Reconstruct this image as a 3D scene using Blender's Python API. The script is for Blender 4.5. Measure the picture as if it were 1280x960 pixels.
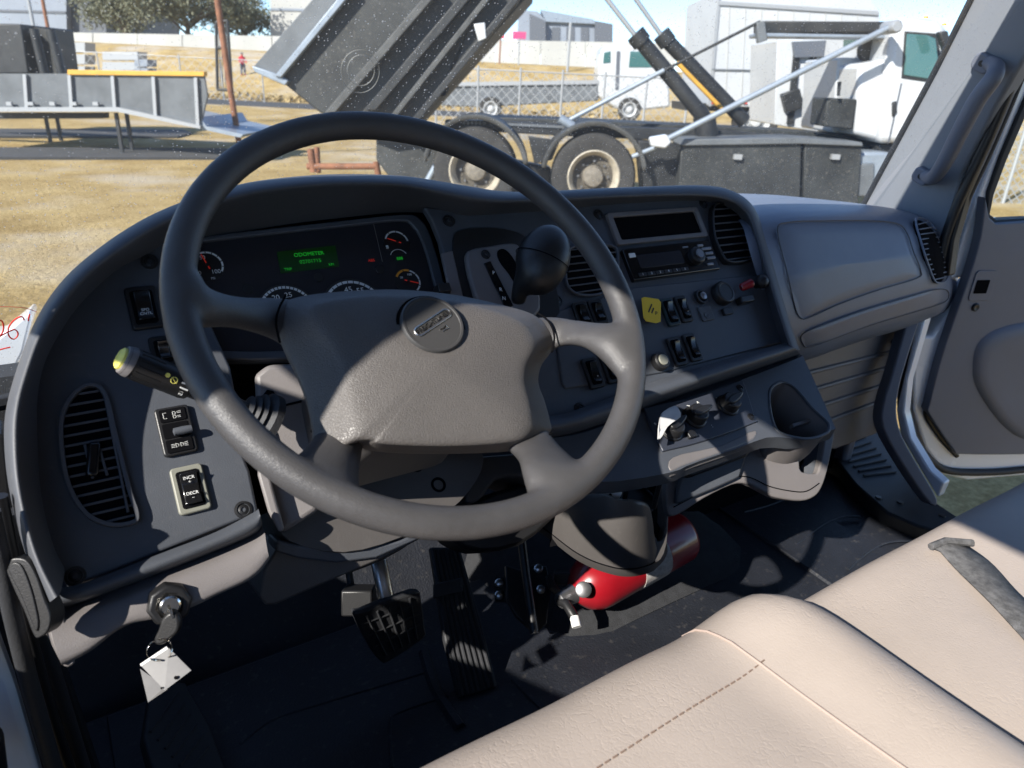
import bpy, bmesh, math, random
from mathutils import Vector, Matrix
V = Vector
random.seed(7)
PI = math.pi
for o in list(bpy.data.objects): bpy.data.objects.remove(o)
S = bpy.context.scene
COL = S.collection

# ---------------------------------------------------------------- camera
FPX = 890.0; YAW = math.radians(34); PIT = math.radians(23); ROLL = 0.05; CH = 1.70
_f0 = V((math.sin(YAW), math.cos(YAW), 0)); _r0 = V((math.cos(YAW), -math.sin(YAW), 0)); _u0 = V((0, 0, 1))
FW = _f0*math.cos(PIT) - _u0*math.sin(PIT); _up = _u0*math.cos(PIT) + _f0*math.sin(PIT)
RT = _r0*math.cos(ROLL) + _up*math.sin(ROLL); UP = _up*math.cos(ROLL) - _r0*math.sin(ROLL)
CAM = V((0, 0, CH))
cd = bpy.data.cameras.new('camera'); cam = bpy.data.objects.new('camera', cd); COL.objects.link(cam)
cam.matrix_world = Matrix(((RT.x, UP.x, -FW.x, CAM.x), (RT.y, UP.y, -FW.y, CAM.y), (RT.z, UP.z, -FW.z, CAM.z), (0, 0, 0, 1)))
cd.sensor_width = 36; cd.lens = 36*FPX/1280; cd.clip_start = 0.02; cd.clip_end = 2000
cd.dof.use_dof = True; cd.dof.focus_distance = 0.96; cd.dof.aperture_fstop = 8.0
S.camera = cam

# ---------------------------------------------------------------- world, sun, exposure
SUN = V((-1.0, -0.30, 0.70)).normalized()
w = bpy.data.worlds.new('World'); S.world = w; w.use_nodes = True
nt = w.node_tree; bg = nt.nodes['Background']
sky = nt.nodes.new('ShaderNodeTexSky'); sky.sky_type = 'NISHITA'; sky.sun_disc = False
sky.sun_elevation = math.asin(SUN.z); sky.sun_rotation = math.atan2(SUN.x, SUN.y)
sky.air_density = 1.0; sky.dust_density = 0.2; sky.ozone_density = 3.0; sky.altitude = 3500
nt.links.new(sky.outputs[0], bg.inputs[0]); bg.inputs[1].default_value = 0.14
sd = bpy.data.lights.new('sun', 'SUN'); sd.energy = 5.0; sd.angle = math.radians(0.53); sd.color = (1, 0.95, 0.87)
so = bpy.data.objects.new('sun', sd); COL.objects.link(so)
so.rotation_euler = SUN.to_track_quat('Z', 'Y').to_euler(); so.location = (-5, 3, 8)
S.view_settings.view_transform = 'Standard'; S.view_settings.look = 'None'
S.view_settings.gamma = 1; S.view_settings.use_curve_mapping = False; S.view_settings.exposure = 1.0
S.cycles.max_bounces = 4; S.cycles.diffuse_bounces = 3; S.cycles.glossy_bounces = 2; S.cycles.transmission_bounces = 3; S.cycles.transparent_max_bounces = 6; S.cycles.caustics_reflective = False; S.cycles.caustics_refractive = False
S.render.resolution_x = 1024; S.render.resolution_y = 768

# ---------------------------------------------------------------- measuring: where a sight line meets a real plane of the cab
def ray(x, y): return FW + RT*((x-640)/FPX) - UP*((y-480)/FPX)
def atd(x, y, d): return CAM + ray(x, y)*d
def hit(x, y, p, n):
    k = ray(x, y); return CAM + k*(((V(p)-CAM).dot(V(n)))/k.dot(V(n)))
def onX(x, y, X): return hit(x, y, (X, 0, 0), (1, 0, 0))
def onY(x, y, Y): return hit(x, y, (0, Y, 0), (0, 1, 0))
def onZ(x, y, Z): return hit(x, y, (0, 0, Z), (0, 0, 1))
def gd(x, y, d): return hit(x, y, _f0*d, _f0)          # a vertical plane facing the cab at distance d
class PL:
    def __init__(s, o, ex, ey):
        s.o = V(o); s.ex = V(ex).normalized(); s.ey = V(ey); s.ey = (s.ey - s.ex*s.ey.dot(s.ex)).normalized(); s.n = s.ex.cross(s.ey)
    def uv(s, x, y, w=0):
        q = hit(x, y, s.o + s.n*w, s.n) - s.o; return (q.dot(s.ex), q.dot(s.ey))
    def P(s, u, v, w=0): return s.o + s.ex*u + s.ey*v + s.n*w
    def px(s, x, y, w=0): u, v = s.uv(x, y, w); return s.P(u, v, w)
def three(a, b, c):      # plane through three points, normal towards the camera
    p = PL(a, b-a, c-a)
    if p.n.dot(CAM-a) < 0: p = PL(a, b-a, a-c)
    return p

# ---------------------------------------------------------------- materials
MATS = {}
def mat(name, col, rough=0.55, metal=0.0, grain=0, gs=600, gk='noise', var=0.0, vs=6, spec=0.5, coat=0, emit=None, es=1, trans=0, alpha=None, col2=None, dirt=0):
    m = bpy.data.materials.new(name); m.use_nodes = True; n = m.node_tree.nodes; l = m.node_tree.links
    b = n['Principled BSDF']; b.inputs['Base Color'].default_value = (*col, 1); b.inputs['Roughness'].default_value = rough
    b.inputs['Metallic'].default_value = metal; b.inputs['Specular IOR Level'].default_value = spec; b.inputs['Coat Weight'].default_value = coat
    tc = n.new('ShaderNodeNewGeometry')
    if var or col2:
        t = n.new('ShaderNodeTexNoise'); t.inputs['Scale'].default_value = vs; t.inputs['Detail'].default_value = 4; t.inputs['Roughness'].default_value = 0.65
        l.new(tc.outputs['Position'], t.inputs['Vector'])
        r = n.new('ShaderNodeValToRGB'); r.color_ramp.elements[0].position = 0.32; r.color_ramp.elements[1].position = 0.68
        c2 = col2 if col2 else tuple(c*(1+var) for c in col); c1 = col if col2 else tuple(c*(1-var) for c in col)
        r.color_ramp.elements[0].color = (*c1, 1); r.color_ramp.elements[1].color = (*c2, 1)
        l.new(t.outputs['Fac'], r.inputs['Fac']); out = r.outputs['Color']
        if dirt:
            t2 = n.new('ShaderNodeTexNoise'); t2.inputs['Scale'].default_value = vs*14; t2.inputs['Detail'].default_value = 4
            l.new(tc.outputs['Position'], t2.inputs['Vector'])
            r2 = n.new('ShaderNodeValToRGB'); r2.color_ramp.elements[0].position = 0.60; r2.color_ramp.elements[1].position = 0.74
            l.new(t2.outputs['Fac'], r2.inputs['Fac'])
            mx = n.new('ShaderNodeMixRGB'); mx.inputs[2].default_value = (0.30, 0.27, 0.23, 1)
            ml = n.new('ShaderNodeMath'); ml.operation = 'MULTIPLY'; ml.inputs[1].default_value = dirt
            l.new(r2.outputs['Color'], ml.inputs[0]); l.new(ml.outputs[0], mx.inputs[0]); l.new(out, mx.inputs[1]); out = mx.outputs[0]
        l.new(out, b.inputs['Base Color'])
        # uneven gloss
        mr = n.new('ShaderNodeMapRange'); mr.inputs['To Min'].default_value = max(0.05, rough-0.08); mr.inputs['To Max'].default_value = min(1, rough+0.08)
        l.new(t.outputs['Fac'], mr.inputs['Value']); l.new(mr.outputs[0], b.inputs['Roughness'])
    if grain:
        if gk == 'leather':
            g = n.new('ShaderNodeTexVoronoi'); g.feature = 'DISTANCE_TO_EDGE'; g.inputs['Scale'].default_value = gs
            wn = n.new('ShaderNodeTexNoise'); wn.inputs['Scale'].default_value = gs*0.5; wn.inputs['Detail'].default_value = 3
            l.new(tc.outputs['Position'], wn.inputs['Vector'])
            ad = n.new('ShaderNodeVectorMath'); ad.operation = 'MULTIPLY_ADD'; ad.inputs[1].default_value = (2.2/gs,)*3
            l.new(wn.outputs['Color'], ad.inputs[0]); l.new(tc.outputs['Position'], ad.inputs[2]); l.new(ad.outputs[0], g.inputs['Vector'])
            rr = n.new('ShaderNodeMapRange'); rr.inputs['From Max'].default_value = 0.18
            l.new(g.outputs['Distance'], rr.inputs['Value']); src = rr.outputs[0]
        else:
            g = n.new('ShaderNodeTexNoise'); g.inputs['Scale'].default_value = gs; g.inputs['Detail'].default_value = 2
            l.new(tc.outputs['Position'], g.inputs['Vector']); src = g.outputs['Fac']
        bp = n.new('ShaderNodeBump'); bp.inputs['Strength'].default_value = grain; bp.inputs['Distance'].default_value = 0.6/gs
        l.new(src, bp.inputs['Height']); l.new(bp.outputs[0], b.inputs['Normal'])
    if emit:
        b.inputs['Emission Color'].default_value = (*emit, 1); b.inputs['Emission Strength'].default_value = es
    if trans: b.inputs['Transmission Weight'].default_value = trans
    if alpha is not None: b.inputs['Alpha'].default_value = alpha
    MATS[name] = m; return m
mat('dash', (0.062, 0.068, 0.080), 0.48, grain=0.35, gs=900, var=0.12, vs=7, dirt=0.05)
mat('dash_top', (0.070, 0.074, 0.084), 0.55, grain=0.35, gs=900, var=0.14, vs=7, dirt=0.08)
mat('taupe', (0.150, 0.138, 0.136), 0.5, grain=0.35, gs=900, var=0.10, vs=6, dirt=0.05)
mat('column', (0.075, 0.069, 0.066), 0.5, grain=0.35, gs=900, var=0.10, vs=6, dirt=0.05)
mat('glove', (0.158, 0.180, 0.232), 0.42, grain=0.4, gs=800, var=0.08, vs=6, dirt=0.05)
mat('wheel', (0.058, 0.056, 0.057), 0.44, grain=0.22, gs=600, gk='leather', var=0.10, vs=18)
mat('wheelpad', (0.098, 0.090, 0.085), 0.46, grain=0.32, gs=470, gk='leather', var=0.06, vs=14)
mat('black', (0.012, 0.012, 0.013), 0.42, grain=0.2, gs=700)
mat('black_gloss', (0.008, 0.008, 0.009), 0.16)
mat('void', (0.004, 0.004, 0.005), 0.9, spec=0.05)
mat('rubber', (0.022, 0.023, 0.026), 0.62, grain=0.3, gs=400, var=0.2, vs=8)
mat('mat', (0.013, 0.015, 0.021), 0.55, grain=0.5, gs=260, var=0.25, vs=6, dirt=0.10)
mat('carpet', (0.022, 0.023, 0.026), 0.95, grain=1.0, gs=500, var=0.3, vs=40)
mat('silver', (0.55, 0.54, 0.52), 0.3, metal=1)
mat('chrome', (0.75, 0.72, 0.66), 0.18, metal=1)
mat('steel', (0.30, 0.30, 0.31), 0.4, metal=0.9, var=0.2, vs=30)
mat('white', (0.55, 0.55, 0.55), 0.5)
mat('print', (0.72, 0.72, 0.70), 0.6)
mat('redprint', (0.65, 0.03, 0.02), 0.5, emit=(1, 0.05, 0.02), es=0.06)
mat('orange', (0.8, 0.32, 0.03), 0.5)
mat('green_lit', (0.02, 0.3, 0.03), 0.5, emit=(0.03, 1, 0.06), es=0.09)
mat('screen', (0.004, 0.02, 0.004), 0.3, emit=(0.02, 0.25, 0.03), es=0.010)
mat('lens', (0.022, 0.022, 0.027), 0.25, spec=0.4)
mat('red', (0.25, 0.006, 0.012), 0.30, coat=0.3, var=0.06, vs=20)
mat('yellow', (0.82, 0.55, 0.02), 0.5)
mat('yellow_pale', (0.80, 0.72, 0.16), 0.45)
mat('beige_light', (0.20, 0.20, 0.165), 0.5)
mat('seat', (0.385, 0.330, 0.290), 0.50, var=0.06, vs=7, dirt=0.05)
mat('seat_grey', (0.20, 0.19, 0.19), 0.6, grain=0.6, gs=150, gk='leather', var=0.08)
mat('belt', (0.085, 0.085, 0.088), 0.75, grain=0.9, gs=700, var=0.45, vs=110, dirt=0.25)
mat('paint_white', (0.82, 0.855, 0.90), 0.25, coat=0.5, var=0.03, vs=3)
mat('trim_grey', (0.140, 0.150, 0.185), 0.5, grain=0.3, gs=700, var=0.06, vs=4)
mat('pillar', (0.190, 0.202, 0.226), 0.6, grain=0.3, gs=600, var=0.05, vs=4)
mat('headliner', (0.13, 0.128, 0.13), 0.9, grain=0.4, gs=500)
mat('tag', (0.13, 0.127, 0.127), 0.35, var=0.08, vs=60)
def seat_grain(m):        # vinyl: fine grain under long irregular creases
    n = m.node_tree.nodes; l = m.node_tree.links; g = n.new('ShaderNodeNewGeometry'); b = n['Principled BSDF']
    wn = n.new('ShaderNodeTexNoise'); wn.inputs['Scale'].default_value = 38; wn.inputs['Detail'].default_value = 3; l.new(g.outputs['Position'], wn.inputs['Vector'])
    ad = n.new('ShaderNodeVectorMath'); ad.operation = 'MULTIPLY_ADD'; ad.inputs[1].default_value = (0.035, 0.035, 0.035); l.new(wn.outputs['Color'], ad.inputs[0]); l.new(g.outputs['Position'], ad.inputs[2])
    mp = n.new('ShaderNodeMapping'); mp.inputs['Scale'].default_value = (1.0, 0.42, 1.0); mp.inputs['Rotation'].default_value = (0, 0, 0.5); l.new(ad.outputs[0], mp.inputs['Vector'])
    v = n.new('ShaderNodeTexVoronoi'); v.feature = 'DISTANCE_TO_EDGE'; v.inputs['Scale'].default_value = 150; l.new(mp.outputs[0], v.inputs['Vector'])
    r = n.new('ShaderNodeMapRange'); r.inputs['From Max'].default_value = 0.10; l.new(v.outputs['Distance'], r.inputs['Value'])
    am = n.new('ShaderNodeTexNoise'); am.inputs['Scale'].default_value = 11; am.inputs['Detail'].default_value = 2; l.new(g.outputs['Position'], am.inputs['Vector'])
    ar_ = n.new('ShaderNodeMapRange'); ar_.inputs['From Min'].default_value = 0.38; ar_.inputs['From Max'].default_value = 0.62; ar_.inputs['To Min'].default_value = 0.04; ar_.inputs['To Max'].default_value = 0.15; l.new(am.outputs['Fac'], ar_.inputs['Value'])
    b1 = n.new('ShaderNodeBump'); b1.inputs['Distance'].default_value = 0.0018; l.new(ar_.outputs[0], b1.inputs['Strength']); l.new(r.outputs[0], b1.inputs['Height'])
    f = n.new('ShaderNodeTexNoise'); f.inputs['Scale'].default_value = 420; f.inputs['Detail'].default_value = 2; l.new(g.outputs['Position'], f.inputs['Vector'])
    b2 = n.new('ShaderNodeBump'); b2.inputs['Strength'].default_value = 0.18; b2.inputs['Distance'].default_value = 0.001; l.new(f.outputs['Fac'], b2.inputs['Height']); l.new(b1.outputs[0], b2.inputs['Normal'])
    l.new(b2.outputs[0], b.inputs['Normal'])
seat_grain(MATS['seat'])
# outdoors
mat('steel_dark', (0.026, 0.028, 0.028), 0.6, var=0.45, vs=2.5, dirt=0.35)
mat('steel_mid', (0.11, 0.12, 0.13), 0.55, var=0.25, vs=2, dirt=0.2)
mat('steel_light', (0.27, 0.31, 0.36), 0.4, metal=0.3, var=0.12, vs=4)
mat('black_metal', (0.020, 0.021, 0.022), 0.5, var=0.4, vs=5, dirt=0.2)
mat('tyre', (0.030, 0.029, 0.028), 0.85, grain=0.4, gs=60, var=0.3, vs=8, dirt=0.5)
mat('rim_cream', (0.36, 0.32, 0.25), 0.6, var=0.25, vs=12, dirt=0.4)
mat('truck_white', (0.50, 0.515, 0.53), 0.3, coat=0.3, var=0.05, vs=1.2)
mat('box_white', (0.44, 0.455, 0.47), 0.5, var=0.06, vs=0.7)
mat('win_teal', (0.05, 0.13, 0.13), 0.06, spec=0.8)
mat('wall_white', (0.42, 0.42, 0.40), 0.8, var=0.08, vs=0.3)
mat('bld_grey', (0.22, 0.25, 0.30), 0.6, var=0.08, vs=0.3)
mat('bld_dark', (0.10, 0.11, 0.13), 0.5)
mat('rust', (0.22, 0.095, 0.05), 0.8, var=0.35, vs=6)
mat('bark', (0.10, 0.08, 0.06), 0.9, var=0.3, vs=4)
mat('leaf', (0.10, 0.11, 0.065), 0.7, col2=(0.17, 0.17, 0.11), vs=1.2)
mat('galv', (0.36, 0.37, 0.38), 0.5, metal=0.4)
mat('safety_yellow', (0.60, 0.33, 0.05), 0.5, var=0.1, vs=4)
mat('shirt_red', (0.5, 0.02, 0.04), 0.8)
mat('skin', (0.35, 0.2, 0.14), 0.6)
mat('jeans', (0.05, 0.06, 0.09), 0.8)
mat('asphalt_and_shadow', (0.055, 0.055, 0.056), 0.9, var=0.15, vs=2)

# ground: dry lawn, straw with a few green and bare places
def ground_mat():
    m = bpy.data.materials.new('dry_grass'); m.use_nodes = True; n = m.node_tree.nodes; l = m.node_tree.links; b = n['Principled BSDF']
    g = n.new('ShaderNodeNewGeometry')
    def noise(s, d, stretch=None):
        t = n.new('ShaderNodeTexNoise'); t.inputs['Scale'].default_value = s; t.inputs['Detail'].default_value = d; t.inputs['Roughness'].default_value = 0.7
        l.new(g.outputs['Position'], t.inputs['Vector']); return t
    def ramp(t, a, b_, ca, cb):
        r = n.new('ShaderNodeValToRGB'); r.color_ramp.elements[0].position = a; r.color_ramp.elements[1].position = b_
        r.color_ramp.elements[0].color = (*ca, 1); r.color_ramp.elements[1].color = (*cb, 1); l.new(t.outputs['Fac'], r.inputs['Fac']); return r
    a = ramp(noise(0.9, 8), 0.35, 0.66, (0.37, 0.262, 0.110), (0.60, 0.465, 0.235))
    f = ramp(noise(22, 6), 0.33, 0.64, (0.45, 0.40, 0.32), (1.15, 1.12, 1.05))
    k = ramp(noise(0.22, 4), 0.50, 0.70, (0, 0, 0), (1, 1, 1))
    mx = n.new('ShaderNodeMixRGB'); mx.blend_type = 'MULTIPLY'; mx.inputs[0].default_value = 0.8; l.new(a.outputs[0], mx.inputs[1]); l.new(f.outputs[0], mx.inputs[2])
    m2 = n.new('ShaderNodeMixRGB'); m2.inputs[2].default_value = (0.50, 0.44, 0.36, 1); l.new(k.outputs[0], m2.inputs[0]); l.new(mx.outputs[0], m2.inputs[1])
    l.new(m2.outputs[0], b.inputs['Base Color']); b.inputs['Roughness'].default_value = 1; b.inputs['Specular IOR Level'].default_value = 0.1
    bp = n.new('ShaderNodeBump'); bp.inputs['Strength'].default_value = 0.9; bp.inputs['Distance'].default_value = 0.06
    l.new(noise(14, 8).outputs['Fac'], bp.inputs['Height']); l.new(bp.outputs[0], b.inputs['Normal']); MATS['dry_grass'] = m
ground_mat()
def glass_mat():
    m = bpy.data.materials.new('dusty_glass'); m.use_nodes = True; n = m.node_tree.nodes; l = m.node_tree.links
    n.remove(n['Principled BSDF']); out = n['Material Output']
    tr = n.new('ShaderNodeBsdfTransparent'); tr.inputs[0].default_value = (0.93, 0.95, 0.95, 1)
    gl = n.new('ShaderNodeBsdfGlossy'); gl.inputs['Roughness'].default_value = 0.02
    mg = n.new('ShaderNodeMixShader'); mg.inputs[0].default_value = 0.035; l.new(tr.outputs[0], mg.inputs[1]); l.new(gl.outputs[0], mg.inputs[2])
    df = n.new('ShaderNodeBsdfDiffuse'); df.inputs[0].default_value = (0.75, 0.73, 0.68, 1)
    tl = n.new('ShaderNodeBsdfTranslucent'); tl.inputs[0].default_value = (0.75, 0.73, 0.68, 1)
    ds = n.new('ShaderNodeMixShader'); ds.inputs[0].default_value = 0.55; l.new(df.outputs[0], ds.inputs[1]); l.new(tl.outputs[0], ds.inputs[2])
    g = n.new('ShaderNodeNewGeometry')
    def specks(scale, keep, r):
        v = n.new('ShaderNodeTexVoronoi'); v.inputs['Scale'].default_value = scale; l.new(g.outputs['Position'], v.inputs['Vector'])
        a = n.new('ShaderNodeMapRange'); a.inputs['From Min'].default_value = r; a.inputs['From Max'].default_value = r*0.4; l.new(v.outputs['Distance'], a.inputs['Value'])
        s = n.new('ShaderNodeSeparateColor'); l.new(v.outputs['Color'], s.inputs[0])
        c = n.new('ShaderNodeMath'); c.operation = 'LESS_THAN'; c.inputs[1].default_value = keep; l.new(s.outputs[0], c.inputs[0])
        k = n.new('ShaderNodeMath'); k.operation = 'MULTIPLY'; l.new(a.outputs[0], k.inputs[0]); l.new(c.outputs[0], k.inputs[1]); return k
    a = specks(240, 0.5, 0.26); b = specks(95, 0.22, 0.17)
    ad = n.new('ShaderNodeMath'); ad.operation = 'MAXIMUM'; l.new(a.outputs[0], ad.inputs[0]); l.new(b.outputs[0], ad.inputs[1])
    cl = n.new('ShaderNodeTexNoise'); cl.inputs['Scale'].default_value = 5; cl.inputs['Detail'].default_value = 3; l.new(g.outputs['Position'], cl.inputs['Vector'])
    cr = n.new('ShaderNodeMapRange'); cr.inputs['From Min'].default_value = 0.35; cr.inputs['From Max'].default_value = 0.65; cr.inputs['To Min'].default_value = 0.14; cr.inputs['To Max'].default_value = 0.85; l.new(cl.outputs['Fac'], cr.inputs['Value'])
    mu = n.new('ShaderNodeMath'); mu.operation = 'MULTIPLY'; l.new(ad.outputs[0], mu.inputs[0]); l.new(cr.outputs[0], mu.inputs[1])
    hz = n.new('ShaderNodeMath'); hz.operation = 'ADD'; hz.inputs[1].default_value = 0.065; l.new(mu.outputs[0], hz.inputs[0])
    fin = n.new('ShaderNodeMixShader'); l.new(hz.outputs[0], fin.inputs[0]); l.new(mg.outputs[0], fin.inputs[1]); l.new(ds.outputs[0], fin.inputs[2])
    l.new(fin.outputs[0], out.inputs['Surface']); MATS['dusty_glass'] = m
glass_mat()

# ---------------------------------------------------------------- building meshes
class MB:
    def __init__(s): s.v = []; s.f = []
    def add(s, vs, fs):
        k = len(s.v); s.v += [V(a) for a in vs]; s.f += [tuple(i+k for i in f) for f in fs]; return s
    def boxf(s, c, ax, ay, az, hx, hy, hz):
        c = V(c); p = [c + ax*(hx*i) + ay*(hy*j) + az*(hz*k) for i in (-1, 1) for j in (-1, 1) for k in (-1, 1)]
        return s.add(p, [(0, 1, 3, 2), (4, 6, 7, 5), (0, 4, 5, 1), (2, 3, 7, 6), (0, 2, 6, 4), (1, 5, 7, 3)])
    def box(s, a, b):
        a = V(a); b = V(b); c = (a+b)/2; h = (b-a)/2
        return s.boxf(c, V((1, 0, 0)), V((0, 1, 0)), V((0, 0, 1)), abs(h.x), abs(h.y), abs(h.z))
    def prism(s, pts, d):
        pts = [V(p) for p in pts]; n = len(pts); d = V(d)
        nn = V((0, 0, 0))
        for i in range(n): nn += pts[i].cross(pts[(i+1) % n])
        if nn.dot(d) > 0: pts = pts[::-1]
        fs = [tuple(range(n)), tuple(range(2*n-1, n-1, -1))] + [(i, i+n, (i+1) % n+n, (i+1) % n) for i in range(n)]
        return s.add(pts + [p+d for p in pts], fs)
    def grid(s, rows, closed=False):
        m = len(rows[0]); vs = [p for r in rows for p in r]; fs = []
        for i in range(len(rows)-1):
            for j in range(m if closed else m-1):
                k = (j+1) % m; fs.append((i*m+j, i*m+k, (i+1)*m+k, (i+1)*m+j))
        return s.add(vs, fs)
    def loft(s, rings, caps=True):
        m = len(rings[0]); k = len(s.v); s.grid(rings, True)
        if caps: s.f.append(tuple(k+i for i in range(m-1, -1, -1))); e = k+(len(rings)-1)*m; s.f.append(tuple(e+i for i in range(m)))
        return s
    def tube(s, path, rad, seg=12, closed=False, flat=None):
        path = [V(p) for p in path]; n = len(path); rings = []; prev = None
        for i in range(n):
            a = path[(i-1) % n] if closed or i > 0 else path[i]; b = path[(i+1) % n] if closed or i < n-1 else path[i]
            t = (b-a).normalized()
            if prev is None:
                ref = V((0, 0, 1)) if abs(t.z) < 0.9 else V((1, 0, 0)); x = t.cross(ref).normalized()
            else: x = (prev - t*prev.dot(t)).normalized()
            prev = x; y = t.cross(x); r = rad[i] if isinstance(rad, (list, tuple)) else rad
            rings.append([path[i] + x*(r*math.cos(2*PI*j/seg)) + y*(r*(flat or 1)*math.sin(2*PI*j/seg)) for j in range(seg)])
        if closed: rings.append(rings[0]); return s.grid(rings, True)
        return s.loft(rings)
    def lathe(s, o, ax, prof, seg=24, ref=None, caps=True):     # prof: (distance along axis, radius)
        o = V(o); ax = V(ax).normalized(); rf = V(ref) if ref else (V((0, 0, 1)) if abs(ax.z) < 0.9 else V((1, 0, 0)))
        x = ax.cross(rf).normalized(); y = ax.cross(x)
        return s.loft([[o + ax*h + x*(max(r, 1e-5)*math.cos(2*PI*j/seg)) + y*(max(r, 1e-5)*math.sin(2*PI*j/seg)) for j in range(seg)] for h, r in prof], caps)
    def obj(s, name, m, parent=None, bevel=0, seg=2, sub=0, smooth=40, weld=False, solid=0):
        me = bpy.data.meshes.new(name)
        lo = V([min(p[i] for p in s.v) for i in range(3)]); hi = V([max(p[i] for p in s.v) for i in range(3)])
        wo = V(((lo.x+hi.x)/2, (lo.y+hi.y)/2, lo.z))
        me.from_pydata([tuple(p-wo) for p in s.v], [], s.f)
        bm = bmesh.new(); bm.from_mesh(me)
        if weld: bmesh.ops.remove_doubles(bm, verts=bm.verts, dist=1e-5)
        bmesh.ops.recalc_face_normals(bm, faces=bm.faces); bm.to_mesh(me); bm.free()
        me.shade_smooth()
        if smooth < 180: me.set_sharp_from_angle(angle=math.radians(smooth))
        o = bpy.data.objects.new(name, me); COL.objects.link(o)
        me.materials.append(MATS[m] if isinstance(m, str) else m)
        o['wo'] = tuple(wo); place(o, wo, parent)
        if solid: d = o.modifiers.new('solid', 'SOLIDIFY'); d.thickness = solid; d.offset = 0
        if bevel: d = o.modifiers.new('bevel', 'BEVEL'); d.width = bevel; d.segments = seg; d.limit_method = 'ANGLE'; d.angle_limit = math.radians(35); d.harden_normals = False
        if sub: d = o.modifiers.new('sub', 'SUBSURF'); d.levels = sub; d.render_levels = sub
        return o
WO = {}
def place(o, wo, parent):
    WO[o] = V(wo)
    if parent: o.parent = parent; o.location = V(wo) - WO[parent]
    else: o.location = wo
def tag(o, label, cat, group=None):
    o['label'] = label; o['category'] = cat
    if group: o['group'] = group
    return o
def thing(name, loc, label, cat, group=None):
    o = bpy.data.objects.new(name, None); COL.objects.link(o); o.empty_display_size = 0.05; place(o, V(loc), None); return tag(o, label, cat, group)
def struct(o, kind='structure'): o['kind'] = kind; return o
def copy_to(o, delta, parent):
    c = o.copy(); COL.objects.link(c); place(c, WO[o]+V(delta), parent)
    for ch in list(o.children):
        k = ch.copy(); COL.objects.link(k); place(k, WO[ch]+V(delta), c)
    return c
def smooth_poly(pts, n=6, closed=True):
    out = []; m = len(pts); rng = range(m if closed else m-1)
    for i in rng:
        if closed: a, b, c, d = pts[(i-1) % m], pts[i], pts[(i+1) % m], pts[(i+2) % m]
        else: a, b, c, d = pts[max(i-1, 0)], pts[i], pts[i+1], pts[min(i+2, m-1)]
        for k in range(n):
            t = k/n
            out.append(tuple(0.5*(2*b[q] + (c[q]-a[q])*t + (2*a[q]-5*b[q]+4*c[q]-d[q])*t*t + (3*b[q]-a[q]-3*c[q]+d[q])*t**3) for q in range(len(b))))
    if not closed: out.append(tuple(pts[-1]))
    return out
def rrect(w, h, r, n=5):
    pts = []
    for cx, cy, a0 in ((w-r, h-r, 0), (-w+r, h-r, 90), (-w+r, -h+r, 180), (w-r, -h+r, 270)):
        for k in range(n+1): a = math.radians(a0+90*k/n); pts.append((cx+r*math.cos(a), cy+r*math.sin(a)))
    return pts
def text(body, c, ex, ey, size, m, parent, name='lettering', ext=0.0002, align='CENTER', shear=0):
    cu = bpy.data.curves.new('t', 'FONT'); cu.body = body; cu.size = size; cu.extrude = ext; cu.align_x = align; cu.align_y = 'CENTER'; cu.shear = shear
    t = bpy.data.objects.new('t', cu); COL.objects.link(t); dg = bpy.context.evaluated_depsgraph_get()
    me = bpy.data.meshes.new_from_object(t.evaluated_get(dg)); bpy.data.objects.remove(t); bpy.data.curves.remove(cu)
    ex = V(ex).normalized(); ey = V(ey).normalized(); n = ex.cross(ey); c = V(c)
    for v in me.vertices: v.co = ex*v.co.x + ey*v.co.y + n*v.co.z
    me.name = name; me.materials.clear(); me.materials.append(MATS[m])
    o = bpy.data.objects.new(name, me); COL.objects.link(o); place(o, c, parent); return o
def pp(plane, pts, w=0): return [plane.px(x, y, w) for x, y in pts]
def plate(plane, pts, w0, w1, name, m, parent, bevel=0.0015, seg=2, smooth=40):   # an outlined plate of real thickness on a plane
    return MB().prism([plane.px(x, y, w1) for x, y in pts], plane.n*(w0-w1)).obj(name, m, parent, bevel=bevel, seg=seg, smooth=smooth)
def uvplate(plane, pts, w0, w1, name, m, parent, bevel=0.001, seg=2):
    return MB().prism([plane.P(u, v, w1) for u, v in pts], plane.n*(w0-w1)).obj(name, m, parent, bevel=bevel, seg=seg)
def ring(plane, outer, inner, w0, w1, name, m, parent, bevel=0.001):            # uv outlines of equal length
    n = len(outer); b = MB()
    b.grid([[plane.P(u, v, w0) for u, v in outer], [plane.P(u, v, w1) for u, v in outer], [plane.P(u, v, w1) for u, v in inner], [plane.P(u, v, w0) for u, v in inner], [plane.P(u, v, w0) for u, v in outer]], True)
    return b.obj(name, m, parent, bevel=bevel, weld=True)
def shrink(pts, d):
    n = len(pts); out = []; ar = sum(pts[i][0]*pts[(i+1) % n][1]-pts[(i+1) % n][0]*pts[i][1] for i in range(n)); sg = 1 if ar > 0 else -1
    for i in range(n):
        a, b, c = pts[(i-1) % n], pts[i], pts[(i+1) % n]
        tx, ty = c[0]-a[0], c[1]-a[1]; L = math.hypot(tx, ty) or 1
        out.append((b[0]-ty/L*d*sg, b[1]+tx/L*d*sg))
    return out
def span(pts, v):     # where a level line crosses an outline
    xs = []
    n = len(pts)
    for i in range(n):
        (x0, y0), (x1, y1) = pts[i], pts[(i+1) % n]
        if (y0-v)*(y1-v) < 0: xs.append(x0+(x1-x0)*(v-y0)/(y1-y0))
    return (min(xs), max(xs)) if len(xs) > 1 else None
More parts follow.
